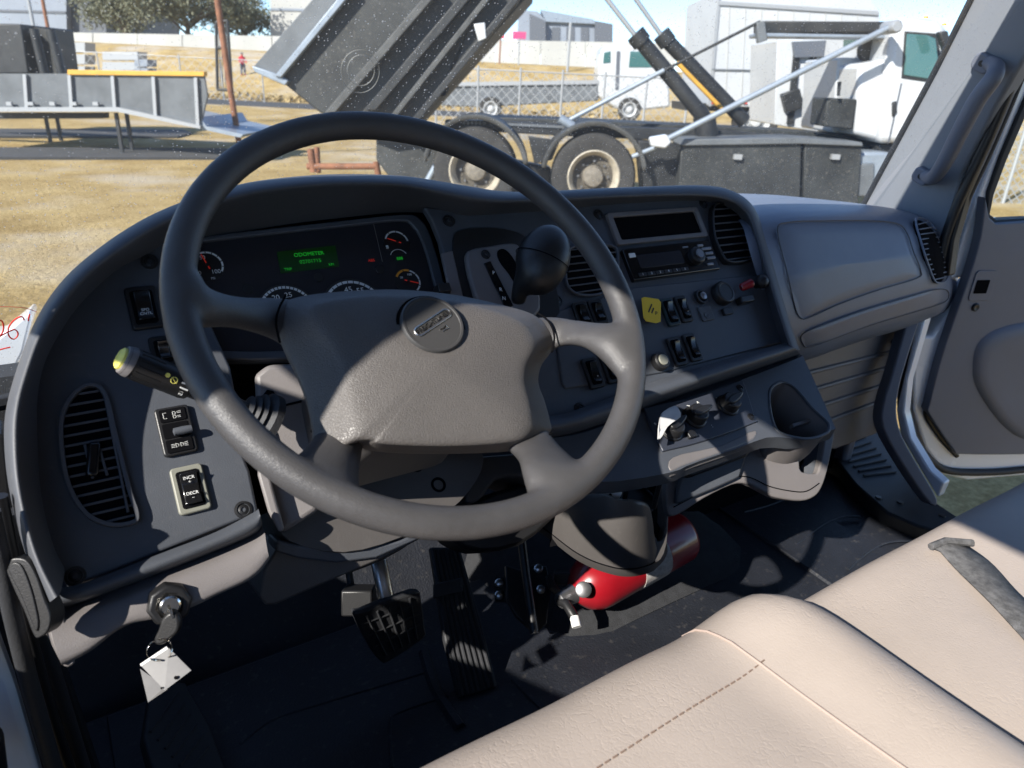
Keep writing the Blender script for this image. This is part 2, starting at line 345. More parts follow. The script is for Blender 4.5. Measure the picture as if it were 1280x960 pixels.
# ================================================================ the place: ground, sky, cab shell
FL = 0.77                         # cab floor level
X0, X1 = -0.24, 1.68              # inner cab walls
b = MB(); N = 40
b.grid([[V((-400+800*j/N, -400+900*i/N, 0)) for j in range(N+1)] for i in range(N+1)])
struct(b.obj('ground', 'dry_grass'))

# cab floor with toe board
b = MB()
b.box((X0, -0.6, FL-0.06), (X1-0.02, 1.00, FL))
struct(b.obj('cab_floor', 'mat'))
b = MB(); b.prism([V((X0, 1.00, FL-0.05)), V((X0, 1.28, FL+0.30)), V((X0, 1.31, FL+0.30)), V((X0, 1.05, FL-0.06))], (X1-X0, 0, 0)); struct(b.obj('toe_board', 'mat'))
b = MB(); b.box((X0, 1.28, FL+0.25), (X1, 1.34, 1.24)); struct(b.obj('firewall', 'carpet'))
# back wall, roof, side walls behind the doors
b = MB(); b.box((X0, -0.66, FL), (X1, -0.60, 1.50)); b.box((X0, -0.66, 1.95), (X1, -0.60, 2.3)); b.box((X0, -0.66, 1.5), (0.1, -0.60, 1.95)); b.box((1.3, -0.66, 1.5), (X1, -0.60, 1.95))
struct(b.obj('cab_back_wall', 'headliner'))
b = MB(); b.prism([V((X0-0.02, -0.66, 2.24)), V((X0-0.02, 0.44, 2.24)), V((X0-0.02, 0.60, 2.06)), V((X0-0.02, 0.68, 2.06)), V((X0-0.02, 0.54, 2.31)), V((X0-0.02, -0.66, 2.31))], (X1-X0+0.04, 0, 0))
struct(b.obj('cab_roof', 'headliner'))
# left pillar beside the windscreen (outside the frame, it throws the shade over the wheel)
b = MB(); dx = V((0.06, 0, 0))
b.loft([[V((X0-0.03, f_, z_)), V((X0+0.03, f_-0.02, z_)), V((X0+0.03, r_+0.02, z_)), V((X0-0.03, r_, z_))] for f_, r_, z_ in ((1.12, 0.92, 1.24), (1.02, 0.84, 1.47), (0.85, 0.61, 1.76), (0.67, 0.43, 2.06))]); struct(b.obj('windscreen_pillar', 'pillar', bevel=0.012))
b = MB(); b.box((X0-0.04, -0.66, 2.04), (X0+0.03, 0.62, 2.26)); struct(b.obj('door_header', 'pillar', bevel=0.012))
b = MB(); b.box((X1-0.03, -0.66, 2.04), (X1+0.04, 0.62, 2.26)); struct(b.obj('door_header', 'pillar', bevel=0.012))
# driver's side mirror on its arm, outside the frame; shaped so its shadow lies on the wheel
SM = thing('shading_side_mirror', V((-0.52, 0.45, 1.85)), 'unseen black side mirror outside the driver door, shaped to shade the wheel', 'mirror')
mc = V((-0.52, 0.415, 2.05)); my = V((0.34, 0.94, 0)).normalized(); mx = V((0.94, -0.34, 0))
MB().prism([mc + mx*a + V((0, 0, 1))*c for a, c in smooth_poly([(0.12, 0.21), (0.13, 0.19), (0.13, -0.20), (0.11, -0.235), (0.04, -0.20), (-0.08, -0.11), (-0.13, -0.07), (-0.13, 0.19), (-0.11, 0.215)], 3)], my*0.10).obj('shading_mirror_head', 'black', SM, bevel=0.025, seg=3)
MB().prism([mc - my*0.002 + mx*a + V((0, 0, 1))*c for a, c in smooth_poly([(0.10, 0.19), (0.11, 0.17), (0.11, -0.18), (0.09, -0.205), (0.03, -0.17), (-0.07, -0.09), (-0.11, -0.05), (-0.11, 0.17), (-0.09, 0.195)], 3)], my*0.004).obj('shading_mirror_glass', 'chrome', SM)
MB().tube([mc+my*0.06+V((0, 0, 0.19)), V((-0.45, 0.62, 2.22)), V((X0-0.02, 0.70, 1.95))], 0.014, 10).obj('shading_mirror_arm', 'black', SM)
MB().tube([mc+my*0.06-V((0, 0, 0.19)), V((-0.40, 0.72, 1.72)), V((X0-0.02, 0.86, 1.56))], 0.014, 10).obj('shading_mirror_arm', 'black', SM)
b = MB(); b.box((X0-0.05, 0.66, FL-0.1), (X0, 1.30, 1.24)); struct(b.obj('cowl_side', 'black', bevel=0.01))
b = MB(); b.box((X1+0.01, 0.90, FL-0.1), (X1+0.05, 1.30, 1.30)); struct(b.obj('cowl_side', 'trim_grey', bevel=0.01))
b = MB(); b.box((1.02, 0.93, FL), (1.72, 0.97, 1.36)); struct(b.obj('inner_cowl', 'void'))
b = MB(); b.box((X0-0.05, -0.66, FL), (X0, -0.36, 2.25)); struct(b.obj('rear_pillar', 'pillar'))
b = MB(); b.box((X1, -0.66, FL), (X1+0.05, -0.36, 2.25)); struct(b.obj('rear_pillar', 'pillar'))

# driver's door added ajar outside the frame to keep sun off the floor
DD = thing('shading_driver_door', V((X0-0.05, 0.3, FL)), 'unseen white driver door added ajar to keep sun off the floor', 'door')
dt = V((-0.16, -0.987, 0)); dn = V((-0.987, 0.16, 0)); dh = V((X0-0.07, 0.70, 0))
MB().prism([dh+dt*a+V((0, 0, c)) for a, c in ((0, 0.66), (0, 1.35), (0.10, 1.36), (0.24, 1.41), (0.40, 1.48), (0.50, 1.50), (1.0, 1.51), (1.0, 0.66))], dn*0.07).obj('door_shell', 'paint_white', DD, bevel=0.015)  # shell of the added, unseen driver door
MB().prism([dh-dn*0.002+dt*a+V((0, 0, c)) for a, c in ((0.04, 0.70), (0.04, 1.31), (0.24, 1.36), (0.40, 1.43), (0.50, 1.46), (0.96, 1.47), (0.96, 0.70))], dn*-0.02).obj('trim_panel', 'trim_grey', DD, bevel=0.006)
MB().boxf(dh+dt*0.985+V((0, 0, 1.78)), dt, V((0, 0, 1)), dn, 0.018, 0.29, 0.02).obj('window_frame', 'paint_white', DD, bevel=0.006)  # window frame of the added, unseen driver door
MB().boxf(dh+dt*0.62-dn*0.07+V((0, 0, 1.22)), dt, V((0, 0, 1)), dn, 0.16, 0.02, 0.02).obj('shading_door_armrest', 'trim_grey', DD, bevel=0.01)
# windscreen: curved dusty glass from cowl to roof
WS = thing('windscreen', (0.72, 1.25, 1.42), 'dusty curved windscreen glass above the dashboard', 'windscreen')
def ws_pt(s, t):     # s across 0..1, t up 0..1
    x = X0+0.03 + s*(X1-X0-0.06); bow = 0.10*(1-(2*s-1)**2)
    return V((x, 1.12+1.2*bow - t*(0.50+bow*0.7), 1.25+t*0.82))
b = MB(); b.grid([[ws_pt(j/24, i/10) for j in range(25)] for i in range(11)])
b.obj('glass_pane', 'dusty_glass', WS, smooth=180)
b = MB(); b.tube([ws_pt(j/20, 0.0) for j in range(21)], 0.012, 8); b.obj('rubber_seal', 'rubber', WS)
# handwriting in red paint pen on the glass, low in the driver's corner
def on_ws(x, y):
    best = None
    k = ray(x, y)
    for i in range(1, 4000):
        p = CAM + k*(i*0.0006)
        t = (p.z-1.25)/0.82; s = (p.x-X0-0.03)/(X1-X0-0.06)
        q = ws_pt(min(max(s, 0), 1), t)
        if p.y >= q.y-0.004: return p
    return CAM+k*1.2
for st in ([(-6, 400), (2, 401), (4.5, 408), (3, 416), (-2, 421)], [(-1, 421), (6, 417), (12, 414), (18, 412), (22, 415), (22, 420), (17, 424), (12, 421), (10, 415), (12, 407), (18, 400), (25, 396), (29, 397), (30, 400)], [(37, 393), (36, 397), (35.5, 401)], [(-4, 383.5), (12, 383.5), (28, 384.5), (38, 387), (46, 390)], [(-3, 438), (6, 435.5), (13, 434)]):
    MB().tube([on_ws(*p) for p in smooth_poly(st, 4, False)], 0.0009 if st[0][1] != 383.5 else 0.0004, 6).obj('red_pen_stroke', 'redprint', WS)
# round reflection in the glass, drawn as two pale rings
def circ_ws(cx, cy, r, n=28): return [on_ws(cx+r*math.cos(2*PI*k/n), cy+r*1.12*math.sin(2*PI*k/n)) for k in range(n)]
mm = mat('reflection_ring', (0.5, 0.5, 0.48), 0.6, alpha=0.22)
MB().tube(circ_ws(451, 88, 17), 0.0008, 5, closed=True).obj('reflection_ring', mm, WS)
MB().tube(circ_ws(450, 89, 24), 0.0006, 5, closed=True).obj('reflection_ring', mm, WS)

# bonnet and wing of this truck, white, low beyond the left corner of the glass
HD = thing('bonnet', (0.7, 2.0, 1.0), 'white bonnet of this truck beyond the lower left windscreen corner', 'bonnet')
b = MB(); rows = []
for i in range(9):
    t = i/8; y = 1.30+t*1.15; zz = 1.40-0.20*t-0.30*t**3
    hw = 0.66-0.10*t
    rows.append([V((0.72+hw*math.sin(a)*1.0, y, zz-0.42*(1-math.cos(a)))) for a in [(-1.35+2.7*j/14) for j in range(15)]])
b.grid(rows); b.obj('bonnet_shell', 'paint_white', HD, smooth=180, solid=0.006)
w0 = [onY(x, y, 1.5) for x, y in ((-60, 520), (-60, 432), (-10, 428), (12, 410), (36, 390), (41, 396), (30, 440), (10, 480))]
MB().prism(w0, (0, 0.5, -0.12)).obj('wing', 'paint_white', HD, bevel=0.02, seg=3)

# right windscreen pillar trim, with its grab handle
pa = onY(1078, 256, 1.02); pb = onX(1214, 0, 1.60); pc = onY(1190, 268, 0.80)
RP = three(pa, pb, pc)
poly = [(1072, 268), (1082, 250), (1130, 162), (1170, 86), (1215, -2), (1240, -50), (1330, -50), (1300, 40), (1248, 130), (1205, 215), (1187, 280), (1180, 300)]
o = plate(RP, poly, -0.05, 0, 'windscreen_pillar_trim', 'pillar', None, bevel=0.008, seg=3); struct(o)
# dark rubber strip between glass and trim
b = MB(); b.tube([RP.px(x, y, 0.002) for x, y in ((1078, 258), (1125, 170), (1168, 90), (1213, 0), (1236, -45))], 0.006, 8); struct(b.obj('windscreen_seal', 'rubber'))
GH = thing('grab_handle', RP.px(1160, 225), 'grey grab handle screwed to the right windscreen pillar', 'handle')
pth = smooth_poly([(1157, 219, 0.004), (1166, 222, 0.028), (1180, 204, 0.05), (1200, 165, 0.055), (1222, 124, 0.055), (1241, 98, 0.05), (1245, 84, 0.03), (1236, 78, 0.004)], 5, False)
MB().tube([RP.px(x, y, w) for x, y, w in pth], [0.013+0.004*math.sin(PI*i/(len(pth)-1)) for i in range(len(pth))], 12).obj('grip', 'trim_grey', GH)
for x, y in ((1155, 219), (1232, 78)):
    u, v = RP.uv(x, y); o = uvplate(RP, [(u+a, v+c) for a, c in rrect(0.017, 0.020, 0.012)], -0.002, 0.014, 'mount_pad', 'trim_grey', GH, 0.003)
    MB().lathe(RP.P(u, v, 0.0105), RP.n, [(0, 0.006), (0.004, 0.006), (0.004, 0.003), (0.0035, 0)], 12).obj('bolt', 'black', o)
# ================================================================ dashboard
AL = math.radians(40)
A = PL(atd(237, 610, 0.73), (1, 0, 0), (0, math.sin(AL), math.cos(AL)))    # the dash face, leaning back 40 degrees
DB = thing('dashboard', A.P(0.4, -0.1), 'charcoal truck dashboard with curved hood over the instruments', 'dashboard')
ST = [((58,756),(76,742),(82,712)),((30,690),(50,692),(66,680)),((10,610),(30,612),(51,615)),((4,545),(26,545),(47,545)),((8,505),(29,505),(47,495)),
 ((20,462),(38,470),(57,450)),((40,408),(56,420),(80,408)),((68,362),(84,378),(104,376)),((102,327),(115,344),(145,338)),((155,288),(167,305),(185,318)),
 ((213,258),(222,275),(232,302)),((297,231),(302,248),(300,290)),((370,221),(372,237),(370,279)),((430,218),(430,233),(430,272)),((500,220),(498,234),(490,266)),
 ((543,226),(540,242),(530,266)),((590,234),(586,251),(580,270)),((633,240),(630,255),(628,267)),((690,239),(690,252),(690,263)),((745,236),(745,249),(746,257)),
 ((820,233),(820,246),(820,252)),((880,232),(880,246),(878,251)),((918,239),(912,252),(906,258)),((942,256),(932,266),(924,271)),((955,286),(943,291),(936,294)),
 ((972,346),(960,349),(952,350)),((988,401),(976,403),(968,404)),((1001,438),(986,433),(977,430))]
flat = smooth_poly([a+c+d for a, c, d in ST], 3, False)
WIN = [0.055]*len(flat)
rows = []
for k, (ox, oy, ix, iy, fx, fy) in enumerate(flat):
    s = k/3                                     # station number
    deep = -0.028 if 10 <= s <= 15 else (-0.028*(s-9) if 9 < s < 10 else (-0.028*(16-s) if 15 < s < 16 else 0))
    h = 0.065 if s < 9 else (0.055 if s < 18 else 0.030)
    po = A.px(ox, oy, h*0.45); pi_ = A.px(ix, iy, h*0.9); pf = A.px(fx, fy, deep)
    c = A.px((ox+ix)/2, (oy+iy)/2, h)
    c1 = A.px(ox*0.85+ix*0.15, oy*0.85+iy*0.15, h*0.80)
    c2 = A.px(ox*0.2+ix*0.8, oy*0.2+iy*0.8, h*1.0)
    if s < 1: back = V((0.0, 0.10, 0.0))
    elif s < 22: back = ray(ox, oy).normalized()*(0.30 if s > 9 else 0.06+0.025*s) + V((0.01, 0, -0.020))
    else: back = V((0.03, 0.16, -0.03))
    mid = po + back*0.12 + V((0, 0, 0.004))
    m2 = pi_*0.45 + pf*0.55 + A.n*0.004
    rows.append([po+back, po+back*0.5, mid, po, c1, c, c2, pi_, m2, pf])
MB().grid(rows).obj('hood_lip', 'dash_top', DB, smooth=180, sub=1)

left_face = smooth_poly([(72,716),(56,684),(42,615),(37,545),(37,493),(46,446),(69,402),(94,368),(137,328),(180,306),(232,290)], 4, False) + [(240,340),(262,402),(288,458),(299,520),(303,566),(312,588),(323,640),(318,643),(86,735)]
plate(A, left_face, -0.012, 0.0, 'left_panel', 'dash', DB, bevel=0.003, seg=3)
rf = smooth_poly([(530,258),(580,263),(628,262),(690,258),(746,252),(820,247),(880,246),(910,253),(930,266),(943,291),(959,348),(975,402),(984,430)], 4, False) + [(840,478),(700,523),(660,520),(640,500),(610,440),(580,400),(566,380),(560,345),(550,300),(540,275)]
plate(A, rf, -0.012, 0.0, 'centre_panel', 'dash', DB, bevel=0.003, seg=3)
# closed back of the dash, so no daylight comes through behind the panels
bk = [(x, y) for x, y in smooth_poly([(70,700),(56,640),(50,545),(58,470),(82,420),(120,366),(180,312),(235,285),(300,262),(430,246),(540,252),(640,262),(745,256),(880,252),(930,280),(955,350),(985,440)], 3, False)] + [(1000,470),(840,510),(700,560),(500,560),(330,640),(90,720)]
MB().prism([A.px(x, y, -0.048) for x, y in bk], A.n*-0.02).obj('dash_back', 'void', DB)
# rolled edge along the foot of the left panel
def sweep(plane, top, bot, bulge, name, m, parent, w0=0.0, k=7):
    rows = []
    for (tx, ty), (bx, by) in zip(top, bot):
        r = []
        for i in range(k+1):
            t = i/k; r.append(plane.px(tx+(bx-tx)*t, ty+(by-ty)*t, w0 + bulge*math.sin(PI*(0.08+0.92*t))**0.7 if t < 1 else w0-0.03))
        rows.append(r)
    return MB().grid(rows).obj(name, m, parent, smooth=180, sub=1)
sweep(A, smooth_poly([(74,735),(110,727),(200,692),(270,665),(316,641),(323,636)], 3, False), smooth_poly([(60,768),(112,752),(200,719),(270,691),(320,670),(328,655)], 3, False), 0.016, 'lower_edge', 'dash', DB)
# padded bar under the centre panel
sweep(A, smooth_poly([(640,512),(690,520),(740,505),(820,476),(900,452),(960,434),(984,427)], 3, False), smooth_poly([(640,545),(690,548),(740,536),(820,506),(900,478),(960,457),(1001,443)], 3, False), 0.030, 'knee_bar', 'dash', DB)

def screw(x, y, plane=A, w=0.0, parent=None, r=0.0062):
    u, v = plane.uv(x, y, w); p = parent or DB
    o = MB().lathe(plane.P(u, v, w-0.001), plane.n, [(0, r*1.5), (0.0022, r*1.45), (0.0026, r*1.05), (0.0008, r*1.0), (0.0018, r*0.72), (0.0022, r*0.4), (0.0004, r*0.36), (0.0004, 0)], 18).obj('screw', 'black', p)
for x, y in ((94, 720), (304, 637), (187, 327), (561, 276), (748, 268), (879, 255), (953, 328), (725, 511), (697, 376), (991, 431)): screw(x, y)

# ---- switches
def rocker(x, y, w=0.031, h=0.049, top='', low='', body='black', rm='black_gloss', plane=A, tilt=0.0, tm='print', ts=0.0062, base=0.0, icon=None):
    u, v = plane.uv(x, y, base); sw = uvplate(plane, [(u+a, v+c) for a, c in rrect(w/2, h/2, 0.004)], base-0.002, base+0.005, 'switch', body, DB, 0.0015)
    ri = uvplate(plane, [(u+a, v+c) for a, c in rrect(w/2-0.0045, h/2-0.005, 0.003)], base+0.001, base+0.0062, 'switch_frame', 'void', sw, 0.0008)
    # curved rocker: two faces meeting in a shallow valley
    rw, rh = w/2-0.0075, h/2-0.0085; rws = []
    for i in range(9):
        t = -1+2*i/8; hgt = base+0.0075+0.0040*t*t+0.0012*t
        rws.append([plane.P(u-rw, v+t*rh, base+0.002), plane.P(u-rw, v+t*rh, hgt), plane.P(u+rw, v+t*rh, hgt), plane.P(u+rw, v+t*rh, base+0.002)])
    MB().loft(rws).obj('rocker', rm, sw, bevel=0.001)
    for s, tt in ((0.52, top), (-0.5, low)):
        if tt:
            ls = tt.split('\n')
            for q, ln in enumerate(ls):
                text(ln, plane.P(u, v+s*rh-(q-(len(ls)-1)/2)*ts*0.95, base+0.0107), plane.ex, plane.ey+plane.n*(0.16*(1 if s > 0 else -1)), ts, tm, sw)
    return sw
rocker(180, 386, low='SPD\nCNTL', ts=0.0046)
rocker(205, 441, w=0.026, h=0.036)
o = rocker(238, 612, top='INCR\n+', low='DECR\n–', body='beige_light', ts=0.0046)
# headlight switch: two printed panels and a paddle between
u, v = A.uv(220, 539)
hs = uvplate(A, [(u+a, v+c) for a, c in rrect(0.0165, 0.026, 0.004)], -0.002, 0.005, 'switch', 'black', DB, 0.0015)
for dv in (0.0165, -0.0165): uvplate(A, [(u+a, v+dv+c) for a, c in rrect(0.0125, 0.0070, 0.002)], 0.004, 0.0062, 'icon_panel', 'void', hs, 0.0004)
uvplate(A, [(u+a, v+c) for a, c in rrect(0.0125, 0.0082, 0.002)], 0.001, 0.0056, 'paddle_well', 'void', hs, 0.0004)
MB().lathe(A.P(u-0.004, v-0.003, 0.010), A.ex, [(0, 0.001), (0.001, 0.004), (0.010, 0.0045), (0.018, 0.004), (0.019, 0.001)], 14).obj('paddle', 'dash', hs)
def strokes(segs, cx, cy, w, par, m='print', r=0.00024, plane=A):
    b = MB()
    for sgm in segs: b.tube([plane.P(cx+a, cy+c, w) for a, c in sgm], r, 5)
    return b.obj('icon', m, par)
strokes([[(-0.006, 0.003), (-0.009, 0.003), (-0.009, -0.003), (-0.006, -0.003)], [(0, 0.003), (0.002, 0.003), (0.003, 0.0015), (0.002, 0), (0, 0), (0, 0.003)], [(0.004, 0.0025), (0.008, 0.003)], [(0.004, 0.0012), (0.008, 0.0012)], [(0, -0.001), (0.002, -0.001), (0.003, -0.0025), (0.002, -0.004), (0, -0.004), (0, -0.001)], [(0.004, -0.002), (0.007, -0.002)], [(0.004, -0.0035), (0.007, -0.0035)]], u, v+0.0165, 0.0065, hs)
strokes([[(-0.008, 0.0015), (-0.0045, 0.0015)], [(-0.008, 0), (-0.0045, 0)], [(-0.008, -0.0015), (-0.0045, -0.0015)], [(-0.0035, 0.002), (-0.001, 0.001), (-0.001, -0.001), (-0.0035, -0.002), (-0.0035, 0.002)], [(0.001, 0.002), (0.001, -0.002), (0.0035, -0.001), (0.0035, 0.001), (0.001, 0.002)], [(0.0045, 0.0015), (0.008, 0.002)], [(0.0045, 0), (0.008, 0)], [(0.0045, -0.0015), (0.008, -0.002)]], u, v-0.0165, 0.0065, hs)

# ---- air vents
def vent(outline, nslat, name='air_vent', plane=A, rim=0.004, w1=0.006, depth=0.022, slatw=0.0042, lever=None, m='dash', tiltn=0.35, base=0.0, sm='black', slope=0.0, ring_m=None, ns=4):
    pts = [plane.uv(x, y, base) for x, y in smooth_poly(outline, ns)]
    inn = shrink(pts, rim)
    vt = ring(plane, pts, inn, base-0.010, base+w1, name, ring_m or m, DB, 0.0012)
    uvplate(plane, shrink(pts, rim*0.5), base-0.004, base+0.0015, 'vent_back', 'void', vt, 0)
    lo = min(p[1] for p in inn); hi = max(p[1] for p in inn)
    for k in range(nslat):
        vv = lo + (hi-lo)*(k+0.5)/nslat; sp = span(inn, vv)
        if not sp or sp[1]-sp[0] < 0.008: continue
        a, c = sp; mid = (a+c)/2; ax = (plane.ex + plane.ey*slope).normalized()
        MB().boxf(plane.P(mid, vv, base+0.004), ax, (plane.ey*math.cos(tiltn)+plane.n*math.sin(tiltn)), (plane.n*math.cos(tiltn)-plane.ey*math.sin(tiltn)), (c-a)/2-0.0002, slatw/2, 0.0008).obj('slat', sm, vt, bevel=0.0005, seg=1)
    return vt, inn
LV = [(98,487),(113,481),(127,485),(137,502),(146,540),(156,580),(166,618),(174,642),(170,655),(142,660),(112,650),(93,628),(81,600),(75,565),(74,530),(82,505)]
lv, inn = vent(LV, 14, slatw=0.0024, m='dash_top', w1=0.008, sm='dash_top', tiltn=0.0)
# inner cage of the left vent: uprights and the thumb lever
for (xa, ya), (xb, yb) in (((106, 556), (116, 598)), ((122, 553), (134, 594)), ((130, 490), (160, 640))):
    MB().tube([A.px(xa, ya, 0.007), A.px(xb, yb, 0.007)], 0.0013, 6).obj('upright', 'dash_top', lv)
u, v = A.uv(117, 577); MB().boxf(A.P(u, v, 0.009), (A.ex*0.97-A.ey*0.25).normalized(), (A.ey*0.97+A.ex*0.25).normalized(), A.n, 0.0055, 0.017, 0.004).obj('lever', 'black_gloss', lv, bevel=0.003, seg=3)
for (xa, ya), (xb, yb) in (((108, 555), (106, 600)),): pass
vent([(706,316),(722,306),(745,305),(768,310),(772,330),(768,352),(752,369),(728,372),(712,366),(704,350)], 7, slatw=0.0022, m='dash', sm='dash_top', tiltn=0.1)
vr, inn = vent([(886,263),(896,256),(918,258),(935,276),(945,304),(944,320),(934,329),(908,332),(897,322),(887,296)], 8, slatw=0.0026, m='black', sm='dash_top', w1=0.012, tiltn=0.1)

# ---- pocket above the radio, and the radio
pk = [(758,270),(872,258.5),(878,295),(770,311)]
ou = [A.uv(*p) for p in pk]; cx = sum(p[0] for p in ou)/4; cy = sum(p[1] for p in ou)/4
W2, H2 = (ou[1][0]-ou[0][0]+ou[2][0]-ou[3][0])/4, (ou[0][1]-ou[3][1]+ou[1][1]-ou[2][1])/4
bz = rrect(W2, H2, 0.004); bi = rrect(W2-0.010, H2-0.008, 0.003)
po = ring(A, [(cx+a, cy+c) for a, c in bz], [(cx+a, cy+c) for a, c in bi], -0.005, 0.006, 'storage_slot', 'taupe', DB, 0.0012)
uvplate(A, [(cx+a, cy+c) for a, c in rrect(W2-0.009, H2-0.007, 0.002)], -0.004, 0.002, 'slot_back', 'void', po, 0)
rd = [(773,317),(884,300),(893,338),(792,355)]
ou = [A.uv(*p) for p in rd]; cx = sum(p[0] for p in ou)/4; cy = sum(p[1] for p in ou)/4
W2, H2 = (ou[1][0]-ou[0][0]+ou[2][0]-ou[3][0])/4, (ou[0][1]-ou[3][1]+ou[1][1]-ou[2][1])/4
RD = uvplate(A, [(cx+a, cy+c) for a, c in rrect(W2, H2, 0.003)], -0.01, 0.009, 'radio', 'black_gloss', DB, 0.002)
uvplate(A, [(cx-W2*0.28+a, cy+H2*0.08+c) for a, c in rrect(W2*0.50, H2*0.42, 0.003)], 0.008, 0.0097, 'radio_display', 'lens', RD, 0.0004)
kx = cx+W2*0.50; ky = cy-H2*0.02
MB().lathe(A.P(kx, ky, 0.008), A.n, [(0, 0.0155), (0.010, 0.0145), (0.012, 0.012), (0.0125, 0)], 30).obj('knob', 'black', RD, bevel=0.0005)
MB().lathe(A.P(kx, ky, 0.0205), A.n, [(0, 0.008), (0.002, 0.0075), (0.002, 0)], 24).obj('knob_cap', 'steel', RD)
for k in range(6):
    q = uvplate(A, [(cx-W2*0.80+k*W2*0.19+a, cy-H2*0.72+c) for a, c in rrect(W2*0.085, H2*0.11, 0.001)], 0.008, 0.0105, 'button', 'black', RD, 0.0005)
    text('%d' % (k+1), A.P(cx-W2*0.80+k*W2*0.19, cy-H2*0.72, 0.0107), A.ex, A.ey, 0.0055, 'print', RD)
for a, c, ww, hh in ((0.84, 0.42, 0.022, 0.0045), (0.86, 0.10, 0.018, 0.0045), (0.86, -0.22, 0.020, 0.0045), (0.72, 0.66, 0.013, 0.004), (0.78, -0.62, 0.015, 0.004), (0.36, 0.66, 0.012, 0.003)):
    uvplate(A, [(cx+W2*a+p, cy+H2*c+q) for p, q in rrect(ww/2, hh/2, 0.001)], 0.008, 0.0108, 'button', 'steel', RD, 0.0005)
uvplate(A, [(cx-W2*0.86+p, cy+H2*0.52+q) for p, q in rrect(0.0065, 0.0038, 0.001)], 0.008, 0.010, 'button', 'print', RD, 0.0005)
text('Pioneer'[:0]+'MODE', A.P(cx-W2*0.88, cy+H2*0.78, 0.0094), A.ex, A.ey, 0.0042, 'print', RD) if False else None

# ---- lower switch board, let into the centre panel
lb = [(793,359),(961,341),(966,346),(982,424),(978,428),(828,466),(708,486),(703,480),(692,400),(700,388)]
plate(A, lb, -0.003, 0.0025, 'switch_board', 'dash', DB, bevel=0.002)
mat('teal_black', (0.012, 0.03, 0.035), 0.4)
BW = 0.0025
rocker(836, 391, w=0.026, h=0.047, body='teal_black', base=BW)
rocker(853, 387, w=0.024, h=0.045, base=BW, low='–')
rocker(845, 440, w=0.026, h=0.047, base=BW)
rocker(864, 435, w=0.025, h=0.046, base=BW)
rocker(740, 467, w=0.026, h=0.046, base=BW, low='◦')
rocker(762, 461, w=0.025, h=0.045, base=BW)
rocker(727, 394, w=0.026, h=0.040, base=BW); rocker(746, 391, w=0.026, h=0.040, base=BW)
# round power sockets, cap, lighter, knobs
def lat(x, y, prof, m, name, parent=DB, w=BW, plane=A, seg=26, dirn=None):
    u, v = plane.uv(x, y, w); return MB().lathe(plane.P(u, v, w), dirn or plane.n, prof, seg).obj(name, m, parent, bevel=0.0004)
k = lat(823, 453, [(0, 0.0145), (0.010, 0.0135), (0.012, 0.011), (0.012, 0)], 'black', 'rotary_knob')
lat(823, 453, [(0.0118, 0.009), (0.014, 0.008), (0.014, 0)], 'beige_light', 'knob_cap', k)
k = lat(875, 372, [(0, 0.0125), (0.006, 0.012), (0.006, 0.009), (-0.001, 0.009), (-0.001, 0)], 'black', 'power_socket')
lat(877, 371, [(0, 0.007), (0.006, 0.0065), (0.008, 0)], 'steel', 'socket_plug', k)
k = lat(900, 369, [(0, 0.020), (0.012, 0.020), (0.015, 0.018), (0.0155, 0.0145), (0.0145, 0.014), (0.0145, 0)], 'black', 'socket_cap')
u, v = A.uv(908, 390, BW); uvplate(A, [(u+a, v+c) for a, c in rrect(0.011, 0.006, 0.002)], 0, 0.008, 'cap_hinge', 'black', k, 0.001)
u, v = A.uv(882, 392, BW); k = uvplate(A, [(u+a, v+c) for a, c in rrect(0.014, 0.013, 0.004)], 0, 0.005, 'socket_plate', 'dash_top', DB, 0.0012)
lat(882, 395, [(0.002, 0.005), (0.0035, 0.005), (0.0035, 0.0035), (0.0025, 0)], 'dash', 'plate_rivet', k)
u, v = A.uv(928, 377, BW); MB().boxf(A.P(u, v, 0.008), A.ex, A.ey, A.n, 0.016, 0.006, 0.008).obj('toggle_bracket', 'black', DB, bevel=0.002)
u, v = A.uv(921, 363, BW); k = MB().lathe(A.P(u, v, 0.012), (A.ex*0.86+A.n*0.5+A.ey*0.12), [(0, 0.0055), (0.002, 0.0068), (0.020, 0.0075), (0.022, 0.0065), (0.022, 0.0035), (0.019, 0.003), (0.019, 0)], 20).obj('red_toggle', 'red', DB); k['label'] = 'red plastic toggle cap beside the sockets'
lat(944, 357, [(0, 0.006), (0.008, 0.006), (0.010, 0.010), (0.016, 0.0125), (0.022, 0.011), (0.026, 0.006), (0.027, 0)], 'black', 'pull_knob')
# yellow warning tag on the board
YT = [(802,372.5),(806,371),(823,373.5),(826.5,377.5),(826,402),(820.5,404),(808,401.5),(804.5,397)]
yt = MB().prism([A.px(x, y, 0.011) for x, y in YT], A.n*-0.0012).obj('warning_tag', 'yellow', None, bevel=0.0008)
tag(yt, 'small yellow warning tag stuck on the switch board behind the wheel rim', 'tag')
u, v = A.uv(815, 388, 0.011); c = V((0.62, -0.78)); ex = (A.ex*0.62-A.ey*0.78).normalized(); ey = (A.ex*0.78+A.ey*0.62).normalized()
text('P', A.P(u+0.006, v-0.006, 0.0112), A.ex*0.9-A.ey*0.4, A.ey*0.9+A.ex*0.4, 0.0085, 'black', yt)
e1 = (A.ex*0.72+A.ey*0.69).normalized(); e2 = (A.ey*0.72-A.ex*0.69).normalized()
for du_, dv_, hl in ((-0.002, 0.004, 0.0085), (0.001, -0.0005, 0.0055)): MB().boxf(A.P(u+du_, v+dv_, 0.0112), e1, e2, A.n, hl, 0.0011, 0.0002).obj('printed_line', 'black', yt)

